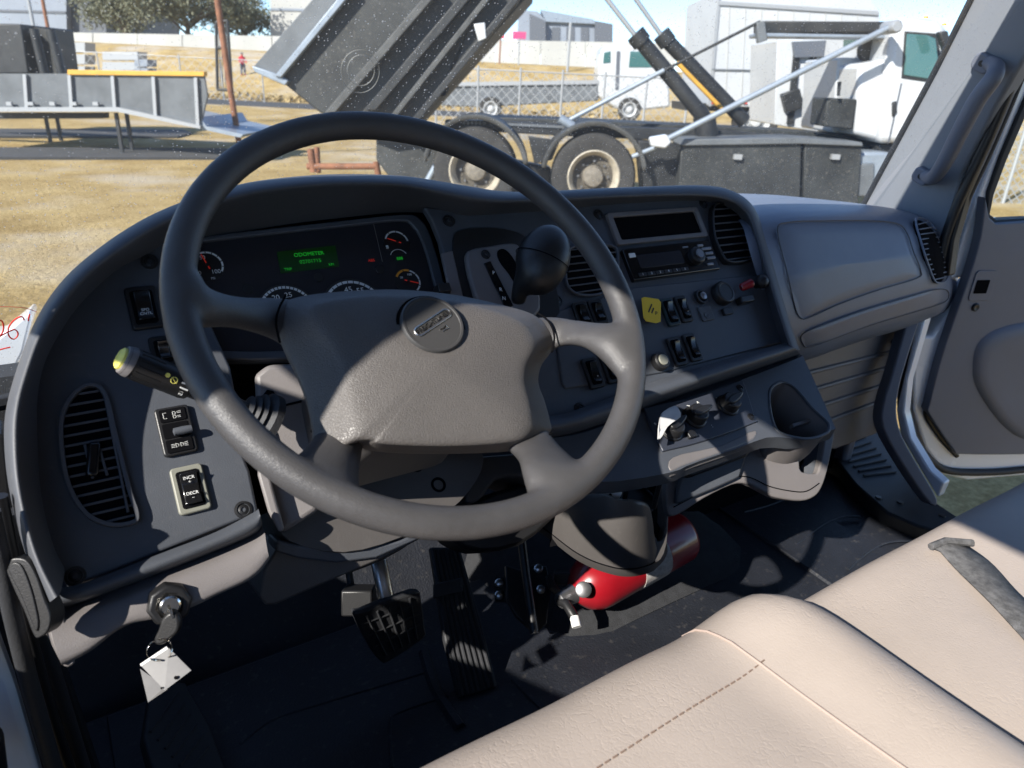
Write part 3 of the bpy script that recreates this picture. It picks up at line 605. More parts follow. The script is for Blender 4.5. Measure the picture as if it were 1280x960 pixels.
# ---- instrument cluster, set back under the hood
CW = -0.028
cl_out = smooth_poly([(228,330),(232,306),(250,299),(330,289),(430,278),(502,270.5),(524,276),(538,300),(552,350),(560,400),(480,440),(360,450),(240,440)], 3)
cl = plate(A, cl_out, CW-0.012, CW, 'instrument_cluster', 'dash', DB, bevel=0.002)
lens_o = smooth_poly([(233,335),(238,311),(252,305),(330,296),(430,285),(497,278),(514,284),(527,306),(540,352),(548,400),(480,432),(360,440),(244,430)], 3)
o_uv = [A.uv(x, y, CW) for x, y in cl_out]; l_uv = [A.uv(x, y, CW) for x, y in lens_o]
ring(A, o_uv, l_uv, CW-0.002, CW+0.006, 'cluster_bezel', 'dash', cl, 0.002)
LW = CW+0.0015
uvplate(A, l_uv, CW-0.002, LW, 'dial_face', 'lens', cl, 0)
def arc(cx, cy, r, a0, a1, wid, w, m, name, parent, n=24):
    b = MB(); r0 = []; r1 = []
    for i in range(n+1):
        a = math.radians(a0+(a1-a0)*i/n); r0.append(A.P(cx+r*math.cos(a), cy+r*math.sin(a), w)); r1.append(A.P(cx+(r-wid)*math.cos(a), cy+(r-wid)*math.sin(a), w))
    b.grid([r0, r1]); return b.obj(name, m, parent)
def gauge(x, y, r, a0, a1, nticks, labels, needle, ringm='print', redline=None, rw=0.0022):
    u, v = A.uv(x, y, LW)
    g = MB().lathe(A.P(u, v, LW-0.0005), A.n, [(0, r*1.06), (0.0008, r*1.06), (0.0008, r*1.0), (0.0006, 0)], 36).obj('gauge', 'black', cl)
    arc(u, v, r*0.98, a0, a1, rw, LW+0.0007, ringm, 'scale_ring', g)
    b = MB()
    for k in range(nticks+1):
        a = math.radians(a0+(a1-a0)*k/nticks); d = V((math.cos(a), math.sin(a))); L = 0.30 if k % 2 == 0 else 0.18
        p0 = A.P(u+d.x*r*0.97, v+d.y*r*0.97, LW+0.0010); p1 = A.P(u+d.x*r*(0.97-L*0.5), v+d.y*r*(0.97-L*0.5), LW+0.0010)
        b.boxf((p0+p1)/2, (p0-p1).normalized(), A.n.cross((p0-p1).normalized()), A.n, (p0-p1).length/2, 0.0005, 0.0002)
    b.obj('scale_ticks', 'black', g)
    for s, dx, dy, sz in labels: text(s, A.P(u+dx*r, v+dy*r, LW+0.0012), A.ex, A.ey, sz, 'print', g)
    if needle is not None:
        a = math.radians(needle); d = A.ex*math.cos(a)+A.ey*math.sin(a); e = A.n.cross(d); p = A.P(u, v, LW+0.002)
        MB().prism([p-d*r*0.3-e*0.0007, p+d*r*0.80-e*0.0004, p+d*r*0.80+e*0.0004, p-d*r*0.3+e*0.0007], A.n*0.0008).obj('needle', 'redprint', g)
        MB().lathe(p, A.n, [(0, r*0.13), (0.0016, r*0.12), (0.0016, 0)], 16).obj('needle_hub', 'black', g)
    return g
g = gauge(259, 332, 0.0185, 110, -35, 6, [('50', -0.18, 0.55, 0.0068), ('100', 0.42, -0.50, 0.0072), ('0', -0.55, -0.50, 0.0065), ('PSI', 0.15, -0.95, 0.004)], 106)
gauge(360, 389, 0.034, 160, 20, 16, [('15', -0.62, 0.28, 0.010), ('20', -0.30, 0.55, 0.0095), ('25', 0.16, 0.60, 0.0095)], None, rw=0.0034)
gauge(444, 386, 0.040, 160, 20, 12, [('35', -0.46, 0.50, 0.0110), ('45', -0.05, 0.66, 0.0110), ('55', 0.34, 0.58, 0.0110)], None, rw=0.0036)
g = gauge(496, 303, 0.0175, 160, 0, 4, [], 155)
u, v = A.uv(499, 323, LW); arc(u, v, 0.013, 155, 25, 0.0009, LW+0.0018, 'print', 'scale_ring', g)
text('\u25ae\u25ae\u25ae' if False else '888', A.P(u, v-0.001, LW+0.0016), A.ex, A.ey, 0.006, 'green_lit', g)
u, v = A.uv(484, 309, LW); uvplate(A, [(u+a, v+c) for a, c in rrect(0.0016, 0.0022, 0.0005)], LW, LW+0.0012, 'fuel_icon', 'print', g, 0)
g = gauge(510, 352, 0.0180, 100, -60, 5, [('100', 0.25, 0.52, 0.0048), ('20', -0.45, 0.35, 0.004)], -20)
u, v = A.uv(510, 352, LW); arc(u, v, 0.0180, 150, 70, 0.0030, LW+0.0010, 'orange', 'warning_arc', g)
u, v = A.uv(386, 324, LW); sc = uvplate(A, [A.uv(x, y, LW) for x, y in ((346,315),(419,307),(424,333),(351,342))], LW-0.001, LW+0.0006, 'display', 'screen', cl, 0)
text('ODOMETER', A.P(A.uv(386, 318, LW)[0], A.uv(386, 318, LW)[1], LW+0.0010), A.ex, A.ey, 0.0072, 'green_lit', sc)
mat('green_dim', (0.01, 0.1, 0.015), 0.5, emit=(0.03, 0.8, 0.06), es=0.10)
text('02701715', A.P(*A.uv(388, 327, LW), LW+0.0010), A.ex, A.ey, 0.0070, 'green_dim', sc); text('KM', A.P(*A.uv(414, 331, LW), LW+0.0010), A.ex, A.ey, 0.0050, 'green_dim', sc); text('TRIP', A.P(*A.uv(360, 337, LW), LW+0.0010), A.ex, A.ey, 0.0050, 'green_dim', sc)
text('ABS', A.P(*A.uv(464, 326, LW), LW+0.0010), A.ex, A.ey, 0.0055, 'redprint', cl)
MB().tube([A.px(467, 280, LW), A.px(478, 327, LW)], 0.0004, 5).obj('face_line', 'taupe', cl)
for x, y in ((310, 361), (398, 347), (475, 337)): lat(x, y, [(0, 0.006), (0.0012, 0.006), (0.0014, 0)], 'black', 'warning_lamp', cl, LW)

# ---- gear selector in its pocket right of the cluster
pkt = smooth_poly([(566,300),(576,287),(610,284),(640,288),(662,300),(690,340),(700,390),(690,430),(640,430),(600,410),(580,380),(568,340)], 3)
plate(A, pkt, -0.004, 0.0020, 'selector_pocket', 'black', DB, bevel=0.001)
GS = thing('gear_selector', A.px(640, 370), 'dark gear selector with lit bezel right of the instruments', 'gear selector')
bzl = smooth_poly([(583,320),(590,311),(610,307),(640,303),(652,310),(668,340),(676,386),(650,400),(606,385),(592,360)], 3)
plate(A, bzl, 0.0, 0.012, 'bezel', 'taupe', GS, bevel=0.004, seg=3)
stp = plate(A, [(605,329),(613,326),(642,382),(633,388)], 0.010, 0.0135, 'position_strip', 'black_gloss', GS, bevel=0.0006)
for ch, x, y in (('P', 617, 341), ('R', 626, 362), ('N', 630, 373)): text(ch, A.px(x, y, 0.0137), A.ex*0.95-A.ey*0.2, A.ey*0.95+A.ex*0.2, 0.0075, 'print', stp)
plate(A, smooth_poly([(622,314),(630,311),(640,320),(650,338),(656,352),(646,356),(636,342),(624,326)], 3), 0.010, 0.0128, 'selector_gate', 'void', GS, bevel=0.0005)
screw(607, 318, A, 0.012, GS, 0.0048)
b = MB(); rings = []
prof = [(648,380,9,0.020),(648,370,10,0.030),(652,358,13,0.040),(664,352,27,0.052),(672,340,33,0.060),(678,326,35,0.066),(683,312,33,0.070),(687,299,27,0.072),(690,290,18,0.073),(691,284,6,0.073)]
for i, (x, y, r, wv) in enumerate(prof):
    c = A.px(x, y, wv); dep = (c-CAM).dot(FW); rr = r*dep/FPX
    a0 = A.px(*prof[max(i-1, 0)][:2], prof[max(i-1, 0)][3]); a1 = A.px(*prof[min(i+1, len(prof)-1)][:2], prof[min(i+1, len(prof)-1)][3]); t = (a1-a0).normalized()
    s1 = t.cross(FW).normalized(); s2 = t.cross(s1)
    rings.append([c + s1*(rr*math.cos(2*PI*j/24)) + s2*(rr*0.8*math.sin(2*PI*j/24)) for j in range(24)])
b.loft(rings); b.obj('knob', 'black', GS, smooth=180, sub=1)
# seam line round the knob
cs = rings[5]; ctr = sum(cs, V((0, 0, 0)))/24
MB().tube([ctr+(p-ctr)*1.01 for p in cs], 0.0006, 5, closed=True).obj('knob_seam', 'void', GS)
# little switch tab and black block under the cluster's right end
MB().boxf(A.px(553, 362, 0.012), A.ex, A.ey, A.n, 0.009, 0.006, 0.008).obj('trim_block', 'black', DB, bevel=0.001)
plate(A, [(552,316),(566,312),(582,380),(566,384)], 0.0, 0.006, 'cluster_side_trim', 'taupe', DB, bevel=0.002)

# ---- passenger side: glove box bulge
rowsG = []
cols = [(0, 962, 964, 970, 985, 1000, 1007, 1008, 1010), ]
gtop = smooth_poly([(925,262),(975,256),(1020,255),(1070,256),(1120,258),(1155,264),(1180,282),(1195,305),(1203,335)], 3, False)
gfr = smooth_poly([(930,290),(985,274),(1025,271),(1072,271),(1118,272),(1150,277),(1174,293),(1188,315),(1196,342)], 3, False)
gm1 = smooth_poly([(950,360),(1002,345),(1035,335),(1080,328),(1120,322),(1152,317),(1176,324),(1190,336),(1199,352)], 3, False)
gm2 = smooth_poly([(972,416),(1018,408),(1048,398),(1088,384),(1124,372),(1154,361),(1178,356),(1193,358),(1203,362)], 3, False)
gl1 = smooth_poly([(980,442),(1022,436),(1052,424),(1090,411),(1126,400),(1155,390),(1178,382),(1194,376),(1204,370)], 3, False)
gl2 = smooth_poly([(985,470),(1024,458),(1054,447),(1092,434),(1128,424),(1156,414),(1178,404),(1192,394),(1200,383)], 3, False)
def gY(k, n, base): t = k/(n-1); return base + 0.05*max(0, t-0.75)/0.25 - 0.02*math.sin(PI*t)
n = len(gtop); G = []
for k in range(n):
    yb = 0.0 + 0.10*max(0, k/(n-1)-0.72)**1.0/0.28*0.8
    G.append([onY(*gtop[k], 0.88+yb)+V((0, 0.30, -0.02)), onY(*gtop[k], 0.88+yb), onY(*gfr[k], 0.81+yb), onY(*gm1[k], 0.765+yb), onY(*gm2[k], 0.745+yb), onY(*gl1[k], 0.755+yb), onY(*gl2[k], 0.80+yb), onY(*gl2[k], 0.80+yb)+V((0, 0.22, 0.0))])
MB().grid(G).obj('passenger_fascia', 'glove', DB, smooth=180, sub=2)
# the glove box lid and lower pull panel, following the bulge
def on_fascia(x, y, lift=0.004):
    # nearest hit on the fascia grid
    best = None; k = ray(x, y)
    for i in range(len(G)-1):
        for j in range(1, 7):
            for tri in ((G[i][j], G[i+1][j], G[i+1][j+1]), (G[i][j], G[i+1][j+1], G[i][j+1])):
                n_ = (tri[1]-tri[0]).cross(tri[2]-tri[0])
                d = k.dot(n_)
                if abs(d) < 1e-12: continue
                t = (tri[0]-CAM).dot(n_)/d; p = CAM+k*t
                ok = all((tri[(q+1) % 3]-tri[q]).cross(p-tri[q]).dot(n_) >= -1e-9 for q in range(3))
                if ok and (best is None or t < best[0]): best = (t, p, n_.normalized())
    if not best: return None
    nn = best[2] if best[2].dot(k) < 0 else -best[2]
    return best[1]+nn*lift
def groove(pts, r, name, m, closed=True, n=6, lift=0.0):
    P3 = [on_fascia(x, y, lift) for x, y in smooth_poly(pts, n, closed)]; P3 = [p for p in P3 if p]
    return MB().tube(P3, r, 6, closed=closed).obj(name, m, DB)
lid = [(972,288),(985,278),(1030,276),(1090,276),(1122,280),(1134,292),(1142,315),(1151,338),(1146,348),(1100,362),(1050,380),(1012,397),(1001,397),(994,384),(984,340)]
def fascia_patch(pts, name, m, lift, n=5, kk=6):
    out = smooth_poly(pts, n); c = (sum(p[0] for p in out)/len(out), sum(p[1] for p in out)/len(out)); rws = []
    for i in range(kk+1):
        t = i/kk; l = lift*(1 if t < 0.93 else 0); r = []
        for p in out:
            q = on_fascia(c[0]+(p[0]-c[0])*t*1.0 + (0.001 if t == 0 else 0), c[1]+(p[1]-c[1])*t, l if i < kk else -0.003)
            r.append(q)
        rws.append(r)
    if any(q is None for r in rws for q in r): return None
    return MB().grid(rws, True).obj(name, m, DB, smooth=60)
fascia_patch(lid, 'glove_box_lid', 'glove', 0.0022)
groove(lid, 0.0012, 'lid_gap', 'dash', lift=0.0)
pull = [(1003,418),(1030,406),(1080,388),(1130,373),(1165,363),(1182,362),(1186,370),(1178,379),(1140,391),(1090,406),(1040,424),(1012,434),(1004,430)]
fascia_patch(pull, 'pull_panel', 'glove', 0.002)
groove(pull, 0.0012, 'panel_gap', 'dash_top', lift=0.0)
ov = [(1143,278),(1150,274),(1160,279),(1170,292),(1178,312),(1183,335),(1181,350),(1173,354),(1166,350),(1158,330),(1150,305)]
vf = fascia_patch(ov, 'side_vent', 'void', 0.003)
groove(ov, 0.0022, 'side_vent_rim', 'glove', lift=0.003)
for k in range(12):
    t = (k+0.6)/12.5; y = 276+t*77; xl, xr = None, None
    xs = span(smooth_poly(ov, 5), y)
    if xs:
        a = on_fascia(xs[0]+2, y+2, 0.0045); c = on_fascia(xs[1]-2, y-1, 0.0045)
        if a and c: MB().tube([a, c], 0.0013, 6).obj('slat', 'glove', vf)
# ================================================================ steering wheel and column
WC = CAM + RT*-0.074 + UP*0.079 + FW*0.664
WN = V((0, -0.658, 0.753)).normalized()
Wp = PL(WC, (1, 0, 0), WN.cross(V((1, 0, 0))))
if Wp.n.dot(WN) < 0: Wp.n = -Wp.n
SW = thing('steering_wheel', WC-WN*0.05, 'large black and taupe grained steering wheel with four spokes', 'steering wheel')
RR, RT_ = 0.2150, 0.0142
pts = [Wp.P(RR*math.cos(2*PI*k/96), RR*math.sin(2*PI*k/96), 0) for k in range(96)]
RIM = MB().tube(pts, RT_, 20, closed=True)
# hub pad: raised plateau with sloping flanks
outer = [(493,361),(423,364),(372,370),(352,380),(345,402),(352,432),(368,464),(382,500),(390,540),(393,576),(416,566),(440,553),(470,563),(563,566),(657,561),(688,541),(690,530),(682,500),(674,478),(678,456),(690,440),(693,425),(690,412),(668,392),(622,379),(563,367)]
plat = [(493,366),(440,368),(400,375),(388,388),(398,412),(418,440),(428,470),(433,505),(438,530),(446,543),(458,546),(470,549),(480,553),(563,556),(645,550),(664,538),(668,526),(664,500),(658,476),(660,455),(668,440),(671,428),(668,416),(654,399),(618,385),(563,372)]
w_pl, w_out = -0.022, -0.050
def wuv(p, w): return Wp.uv(p[0], p[1], w)
o2 = smooth_poly([wuv(p, w_out) for p in outer], 3); p2 = smooth_poly([wuv(p, w_pl) for p in plat], 3)
c0 = wuv((545, 460), w_pl); rows = []
for t in (0.0004, 0.25, 0.5, 0.72, 0.88, 0.96, 1.0):
    wv = w_pl + 0.010*(1-t*t) - (0.003 if t > 0.97 else 0.0007 if t > 0.9 else 0)
    rows.append([Wp.P(c0[0]+(q[0]-c0[0])*t, c0[1]+(q[1]-c0[1])*t, wv) for q in p2])
for t, f in ((0.12, 0.80), (0.4, 0.55), (0.75, 0.24), (0.92, 0.08), (1.0, -0.05)):
    rows.append([Wp.P(a[0]+(q[0]-a[0])*t, a[1]+(q[1]-a[1])*t, w_out+(w_pl-w_out)*f) for a, q in zip(p2, o2)])
rows.append([Wp.P(q[0]*0.97, q[1]*0.97, w_out-0.02) for q in o2])
rows.append([Wp.P(q[0]*0.5, q[1]*0.5, w_out-0.03) for q in o2])
MB().grid(rows, True).obj('hub_pad', 'wheelpad', SW, smooth=180, sub=1)
# seams where pad meets spokes
for sm in ([(357,370),(349,385),(345,404),(350,428)], [(672,391),(686,402),(693,420),(690,440)], [(392,577),(416,567),(440,554)], [(640,563),(665,558),(690,541)]):
    MB().tube([Wp.px(x, y, w_out+0.011) for x, y in smooth_poly(sm, 4, False)], 0.0011, 6).obj('pad_seam', 'void', SW)
def spoke(stations, thick=0.0160):
    rings = []; st = smooth_poly(stations, 4, False)
    for i, (x, y, hw, wv) in enumerate(st):
        c = Wp.px(x, y, wv); a = Wp.px(*st[max(i-1, 0)][:2], st[max(i-1, 0)][3]); d = Wp.px(*st[min(i+1, len(st)-1)][:2], st[min(i+1, len(st)-1)][3])
        t = (d-a).normalized(); s1 = Wp.n.cross(t).normalized(); dep = (c-CAM).dot(FW)
        r = hw*dep/FPX; rings.append([c + s1*(r*math.copysign(abs(math.cos(q))**0.85, math.cos(q))) + Wp.n*(thick*math.sin(q)) for q in [2*PI*j/24 for j in range(24)]])
    RIM.loft(rings)
spoke([(372,408,36,-0.064),(345,400,30,-0.058),(312,394,23,-0.042),(282,388,22,-0.022),(258,382,29,-0.008),(238,374,42,-0.002),(226,372,58,-0.001)])
spoke([(668,422,26,-0.064),(692,419,25,-0.056),(716,417,21,-0.038),(742,419,22,-0.018),(763,424,32,-0.006),(780,430,50,-0.002),(790,433,62,-0.001)])
spoke([(430,530,28,-0.066),(422,558,32,-0.052),(414,578,38,-0.030),(406,596,48,-0.010),(399,612,60,-0.002)])
spoke([(638,526,34,-0.066),(658,550,34,-0.052),(678,570,35,-0.028),(694,588,46,-0.009),(708,602,62,-0.002)])
ro = RIM.obj('rim_and_spokes', 'wheel', SW, smooth=180)
rm_ = ro.modifiers.new('blend', 'REMESH'); rm_.mode = 'VOXEL'; rm_.voxel_size = 0.0026; rm_.use_smooth_shade = True
sm_ = ro.modifiers.new('soft', 'SMOOTH'); sm_.factor = 0.5; sm_.iterations = 14
# back cover of the hub
MB().lathe(WC-WN*0.13, WN, [(0, 0.045), (0.05, 0.050), (0.07, 0.050), (0.07, 0)], 32).obj('hub_back', 'black', SW)
# horn badge
bc = wuv((540, 407), w_pl+0.008)
bd = MB().lathe(Wp.P(bc[0], bc[1], w_pl+0.002), Wp.n, [(0, 0.031), (0.0085, 0.031), (0.0105, 0.0295), (0.0105, 0.0275), (0.0098, 0.027), (0.0100, 0.0)], 48).obj('horn_badge', 'black', SW)
mat('badge', (0.045, 0.044, 0.044), 0.5, grain=0.3, gs=900)
bd.data.materials[0] = MATS['badge']
MB().lathe(Wp.P(bc[0], bc[1], w_pl+0.0015), Wp.n, [(0, 0.034), (0.0055, 0.034), (0.0055, 0.031), (0, 0.031)], 48).obj('badge_gap', 'void', SW)
a = Wp.uv(522, 417, w_pl+0.012); c = Wp.uv(561, 391, w_pl+0.012); ex2 = V((c[0]-a[0], c[1]-a[1])).normalized(); ex = Wp.ex*ex2.x+Wp.ey*ex2.y; ey = Wp.n.cross(ex)
pc_ = Wp.P(*Wp.uv(541, 403, w_pl+0.012), w_pl+0.0125)
L = (V(c)-V(a)).length*0.54
fr = [pc_ + ex*p + ey*q for p, q in rrect(L, 0.0045, 0.0044)]
MB().tube(fr, 0.0007, 6, closed=True).obj('badge_frame', 'silver', bd)
t = text('FREIGHTLINER', pc_+Wp.n*0.0002, ex, ey, 0.0062, 'silver', bd, ext=0.0004)
sx = (2*L*0.93)/max(1e-6, max(v.co.dot(ex) for v in t.data.vertices)-min(v.co.dot(ex) for v in t.data.vertices))
for v_ in t.data.vertices: v_.co += ex*(v_.co.dot(ex)*(sx-1))
hp = Wp.P(*Wp.uv(556, 411, w_pl+0.012), w_pl+0.0125)
MB().tube([hp+ex*p+ey*q for p, q in ((-0.005, 0.0022), (-0.0015, 0.0012), (0.0035, 0.0022), (0.0035, -0.0016), (-0.0015, -0.0008), (-0.004, -0.0012))], 0.0005, 5).obj('horn_symbol', 'silver', bd)

# column: shroud from dash to wheel
CS = thing('steering_column', WC-WN*0.3, 'taupe steering column shroud behind the wheel', 'steering column')
ax = -WN
Cp = PL(WC-WN*0.115-Wp.ey*0.02, (1, 0, 0), Wp.ey)
def rr3(w, h, r, d, du=0, dv=0): return [Cp.P(du+a, dv+c, -d) for a, c in rrect(w, h, r, 4)]
MB().loft([rr3(0.058, 0.052, 0.02, 0.0), rr3(0.070, 0.062, 0.025, 0.02), rr3(0.078, 0.062, 0.025, 0.06), rr3(0.085, 0.064, 0.03, 0.14)]).obj('shroud', 'column', CS, bevel=0.004, smooth=50)
MB().tube([Cp.P(-0.0795, -0.055, -0.03), Cp.P(-0.0795, -0.005, -0.03), Cp.P(-0.084, 0.0, -0.10)], 0.0016, 6).obj('shroud_seam', 'void', CS)
# lower cover hanging under the column
cov_t = smooth_poly([(314,520),(330,560),(352,620),(380,668),(440,672),(500,668),(560,650),(592,612)], 3, False)
cv = [(312,560),(326,575),(370,580),(470,575),(560,560),(590,556),(604,570),(596,600),(560,640),(500,672),(430,690),(362,676),(342,640)]
PC = three(atd(340, 640, 0.80), atd(560, 600, 0.92), atd(330, 560, 0.83))
o = plate(PC, smooth_poly(cv, 3), -0.13, 0.0, 'upper_cover', 'column', CS, bevel=0.008, seg=3)
for x, y in ((520, 581), (548, 606)): 
    u, v = PC.uv(x, y); MB().lathe(PC.P(u, v, -0.001), PC.n, [(0, 0.010), (0.002, 0.010), (0.002, 0.007), (-0.004, 0.006), (-0.004, 0)], 18).obj('cover_bolt', 'void', o)
cvl = [(324,745),(330,712),(348,682),(372,690),(420,697),(470,690),(520,668),(560,652),(545,664),(480,698),(400,732),(345,756),(332,757)]
PC2 = three(atd(335, 740, 0.79), atd(520, 668, 0.88), atd(360, 690, 0.80))
plate(PC2, cvl, -0.16, 0.006, 'lower_cover', 'column', CS, bevel=0.010, seg=3)
plate(PC2, [(346,676),(372,682),(440,690),(500,676),(545,655),(560,652),(520,676),(470,698),(420,704),(372,698),(345,690)], -0.03, 0.012, 'cover_roll', 'dash', CS, bevel=0.005, seg=3)
# shroud flank in the sun, left of the column
PS = three(atd(322, 470, 0.80), atd(330, 640, 0.78), atd(410, 500, 0.82))
plate(PS, [(318,468),(335,455),(420,452),(430,560),(420,600),(395,640),(352,668),(340,640),(330,600),(322,560)], -0.05, 0, 'column_side', 'taupe', CS, bevel=0.006, seg=3)
plate(PS, [(322,528),(330,560),(342,612),(356,662),(349,666),(335,640),(322,594)], -0.02, 0.02, 'column_edge', 'taupe', CS, bevel=0.005, seg=3)
plate(PS, [(329,493),(334,487),(342,489),(347,499),(352,502),(336,502)], -0.004, 0.0015, 'slot', 'void', CS, bevel=0)
plate(PS, [(354,505.5),(377,500),(377,503),(355,508)], -0.004, 0.0015, 'slot', 'void', CS, bevel=0)

# indicator and wiper stalk, pointing left from the column
TS = thing('indicator_stalk', atd(250, 505, 0.70), 'black wiper stalk with pale yellow end cap left of the column', 'stalk')
s0 = atd(149, 447, 0.640); s1 = atd(330, 522, 0.735); sd_ = (s1-s0).normalized(); Ls = (s1-s0).length
MB().lathe(s0, sd_, [(0.0045, 0.0100), (0.0055, 0.0135), (0.02, 0.0142), (0.062, 0.0138), (0.066, 0.0128), (0.068, 0.0100), (0.12, 0.0085), (Ls, 0.008)], 28).obj('barrel', 'black', TS)
MB().lathe(s0, sd_, [(-0.0015, 0), (-0.0010, 0.008), (0.0008, 0.0102), (0.0050, 0.0104)], 28).obj('push_button', 'yellow_pale', TS)
MB().lathe(s0, sd_, [(0.003, 0.0104), (0.0035, 0.0128), (0.008, 0.0142), (0.011, 0.0144), (0.0112, 0.0140)], 28).obj('end_ring', 'taupe', TS)
s_side = sd_.cross(V((0, 0, 1))).normalized(); s_up = s_side.cross(sd_).normalized()
tocam = (CAM-(s0+s1)/2); tocam = (tocam-sd_*tocam.dot(sd_)).normalized(); tang = sd_.cross(tocam).normalized()
for k in range(14):          # grip ribs round the end
    a = 2*PI*k/14; d = tocam*math.cos(a)+tang*math.sin(a); MB().tube([s0+sd_*0.014+d*0.0138, s0+sd_*0.036+d*0.0138], 0.0010, 5).obj('grip_rib', 'black', TS)
for k in range(4):           # printed bars of the wiper speed scale
    a = -0.75+k*0.34; d = tocam*math.cos(a)+tang*math.sin(a); e = sd_.cross(d)
    MB().boxf(s0+sd_*0.0585+d*0.0141, sd_, e, d, 0.0050-0.0004*k, 0.0007, 0.0003).obj('scale_bar', 'print', TS)
d = tocam; e = tang
yq = s0+sd_*0.047+tocam*0.0142
MB().lathe(s0+sd_*0.040+(tocam*0.98-tang*0.15).normalized()*0.0138, tocam, [(0, 0.0024), (0.0006, 0.0022), (0.0006, 0)], 8).obj('spray_icon', 'yellow_pale', TS)
MB().tube([yq+sd_*(0.003*math.cos(q))+tang*(0.003*math.sin(q)) for q in [2*PI*j/14 for j in range(14)]], 0.0004, 5, closed=True).obj('wiper_icon', 'yellow_pale', TS)
MB().tube([yq-sd_*0.003-tang*0.002, yq+sd_*0.003+tang*0.002], 0.0004, 5).obj('wiper_icon', 'yellow_pale', TS)
text('15', s0+sd_*0.0585+(tocam*math.cos(0.62)+tang*math.sin(0.62))*0.0143, tang, -sd_, 0.005, 'print', TS)
# rubber boot at the root
b0 = s0+sd_*(Ls-0.022)
MB().lathe(b0, sd_, [(0, 0.010), (0.002, 0.016), (0.004, 0.013), (0.008, 0.019), (0.010, 0.015), (0.014, 0.023), (0.016, 0.018), (0.022, 0.027), (0.03, 0.027)], 24).obj('rubber_boot', 'rubber', TS)
# ================================================================ lower left trim, ignition key
LT = thing('lower_dash_trim', A.px(200, 720, -0.02), 'taupe trim with ignition lock under the left end of the dashboard', 'trim')
tt = smooth_poly([(60,770),(110,757),(200,723),(270,696),(318,674),(331,664)], 3, False)
bt = smooth_poly([(80,842),(118,822),(143,797),(165,786),(195,783),(235,770),(270,752),(320,730),(338,704)], 3, False)
mm_ = smooth_poly([(66,800),(112,790),(180,752),(250,728),(300,706),(333,682)], 3, False)
n = min(len(tt), len(bt), len(mm_)); rows = []
def rs(l, n): 
    m = len(l)-1; return [tuple(l[int(m*i/(n-1))][q]*(1-(m*i/(n-1)-int(m*i/(n-1))))+l[min(int(m*i/(n-1))+1, m)][q]*(m*i/(n-1)-int(m*i/(n-1))) for q in (0, 1)) for i in range(n)]
tt, bt, mm_ = rs(tt, 22), rs(bt, 22), rs(mm_, 22)
for a, m_, c in zip(tt, mm_, bt):
    p0 = A.px(a[0], a[1], -0.004); pm = A.px(*m_, 0.016); pb_ = A.px(*c, 0.012)
    rows.append([p0+V((0, 0.03, 0.0)), p0, A.px(a[0]*.75+m_[0]*.25, a[1]*.75+m_[1]*.25, 0.012), pm, A.px(m_[0]*.4+c[0]*.6, m_[1]*.4+c[1]*.6, 0.018), pb_, pb_+V((0, 0.05, 0.01))])
MB().grid(rows).obj('trim_panel', 'taupe', LT, smooth=180, sub=1)
# end return facing the door
e = [r for r in rows[0]]
MB().prism([A.px(58,757,0.006), A.px(76,752,0.012), A.px(98,832,0.014), A.px(80,838,0.010), A.px(66,800,0.012)], V((-0.012, 0.06, 0))).obj('end_cap', 'taupe', LT, bevel=0.004)
KP = PL(A.px(212, 756, 0.020), (1, 0, 0), (0, 0.45, 0.9))
lk = MB().lathe(KP.P(0, 0, -0.012), KP.n, [(0, 0.021), (0.014, 0.0195), (0.016, 0.0175), (0.016, 0.012), (0.014, 0.0118), (0.014, 0)], 8).obj('lock_collar', 'black', LT, bevel=0.001)
MB().lathe(KP.P(0, 0, 0.001), KP.n, [(0, 0.0095), (0.006, 0.0092), (0.0075, 0.0075), (0.0075, 0)], 24).obj('lock_cylinder', 'chrome', lk)
KY = thing('ignition_key', KP.P(0, -0.03, 0.01), 'black headed key in the ignition lock', 'key')
kc = KP.P(-0.001, 0, 0.008)
MB().boxf(kc+V((0, -0.004, -0.003)), V((1, 0, 0)), KP.n, KP.ey, 0.0012, 0.010, 0.004).obj('key_blade', 'chrome', KY)
hd = [atd(x, y, 0.655) for x, y in smooth_poly([(211,766),(220,768),(224,778),(222,790),(214,798),(203,806),(194,806),(192,799),(197,788),(202,774)], 3)]
MB().prism(hd, FW*0.008).obj('key_head', 'black', KY, bevel=0.0025, seg=3)
rc = [atd(x, y, 0.654+0.006*math.sin(k)) for k, (x, y) in enumerate(smooth_poly([(199,799),(188,805),(183,814),(187,823),(198,826),(210,822),(215,811),(211,801)], 3))]
KR = MB().tube(rc, 0.0007, 6, closed=True).obj('key_ring', 'chrome', KY)
KT = thing('key_tag', atd(205, 860, 0.65), 'folded white paper key tag hanging from the key ring', 'tag')
MB().prism([atd(176,832,0.652), atd(211,810,0.660), atd(239,838,0.655), atd(206,863,0.646)], FW*0.0006+RT*0.0002).obj('front_leaf', 'tag', KT)
MB().prism([atd(175,836,0.664), atd(185,878,0.655), atd(209,862,0.652), atd(206,858,0.662)], FW*0.0006).obj('back_leaf', 'tag', KT)
MB().prism([atd(176,833,0.6515), atd(210,811,0.6595), atd(208,808,0.6605), atd(175,830,0.6525)], FW*0.0008).obj('leaf_fold', 'white', KT)
MB().lathe(atd(220, 847, 0.6500), -FW, [(0, 0.0018), (0.0004, 0.0018), (0.0004, 0)], 10).obj('punch_hole', 'void', KT)
MB().lathe(atd(202, 860, 0.6455), -FW, [(0, 0.0010), (0.0004, 0.001), (0.0004, 0)], 8).obj('ink_dot', 'void', KT)

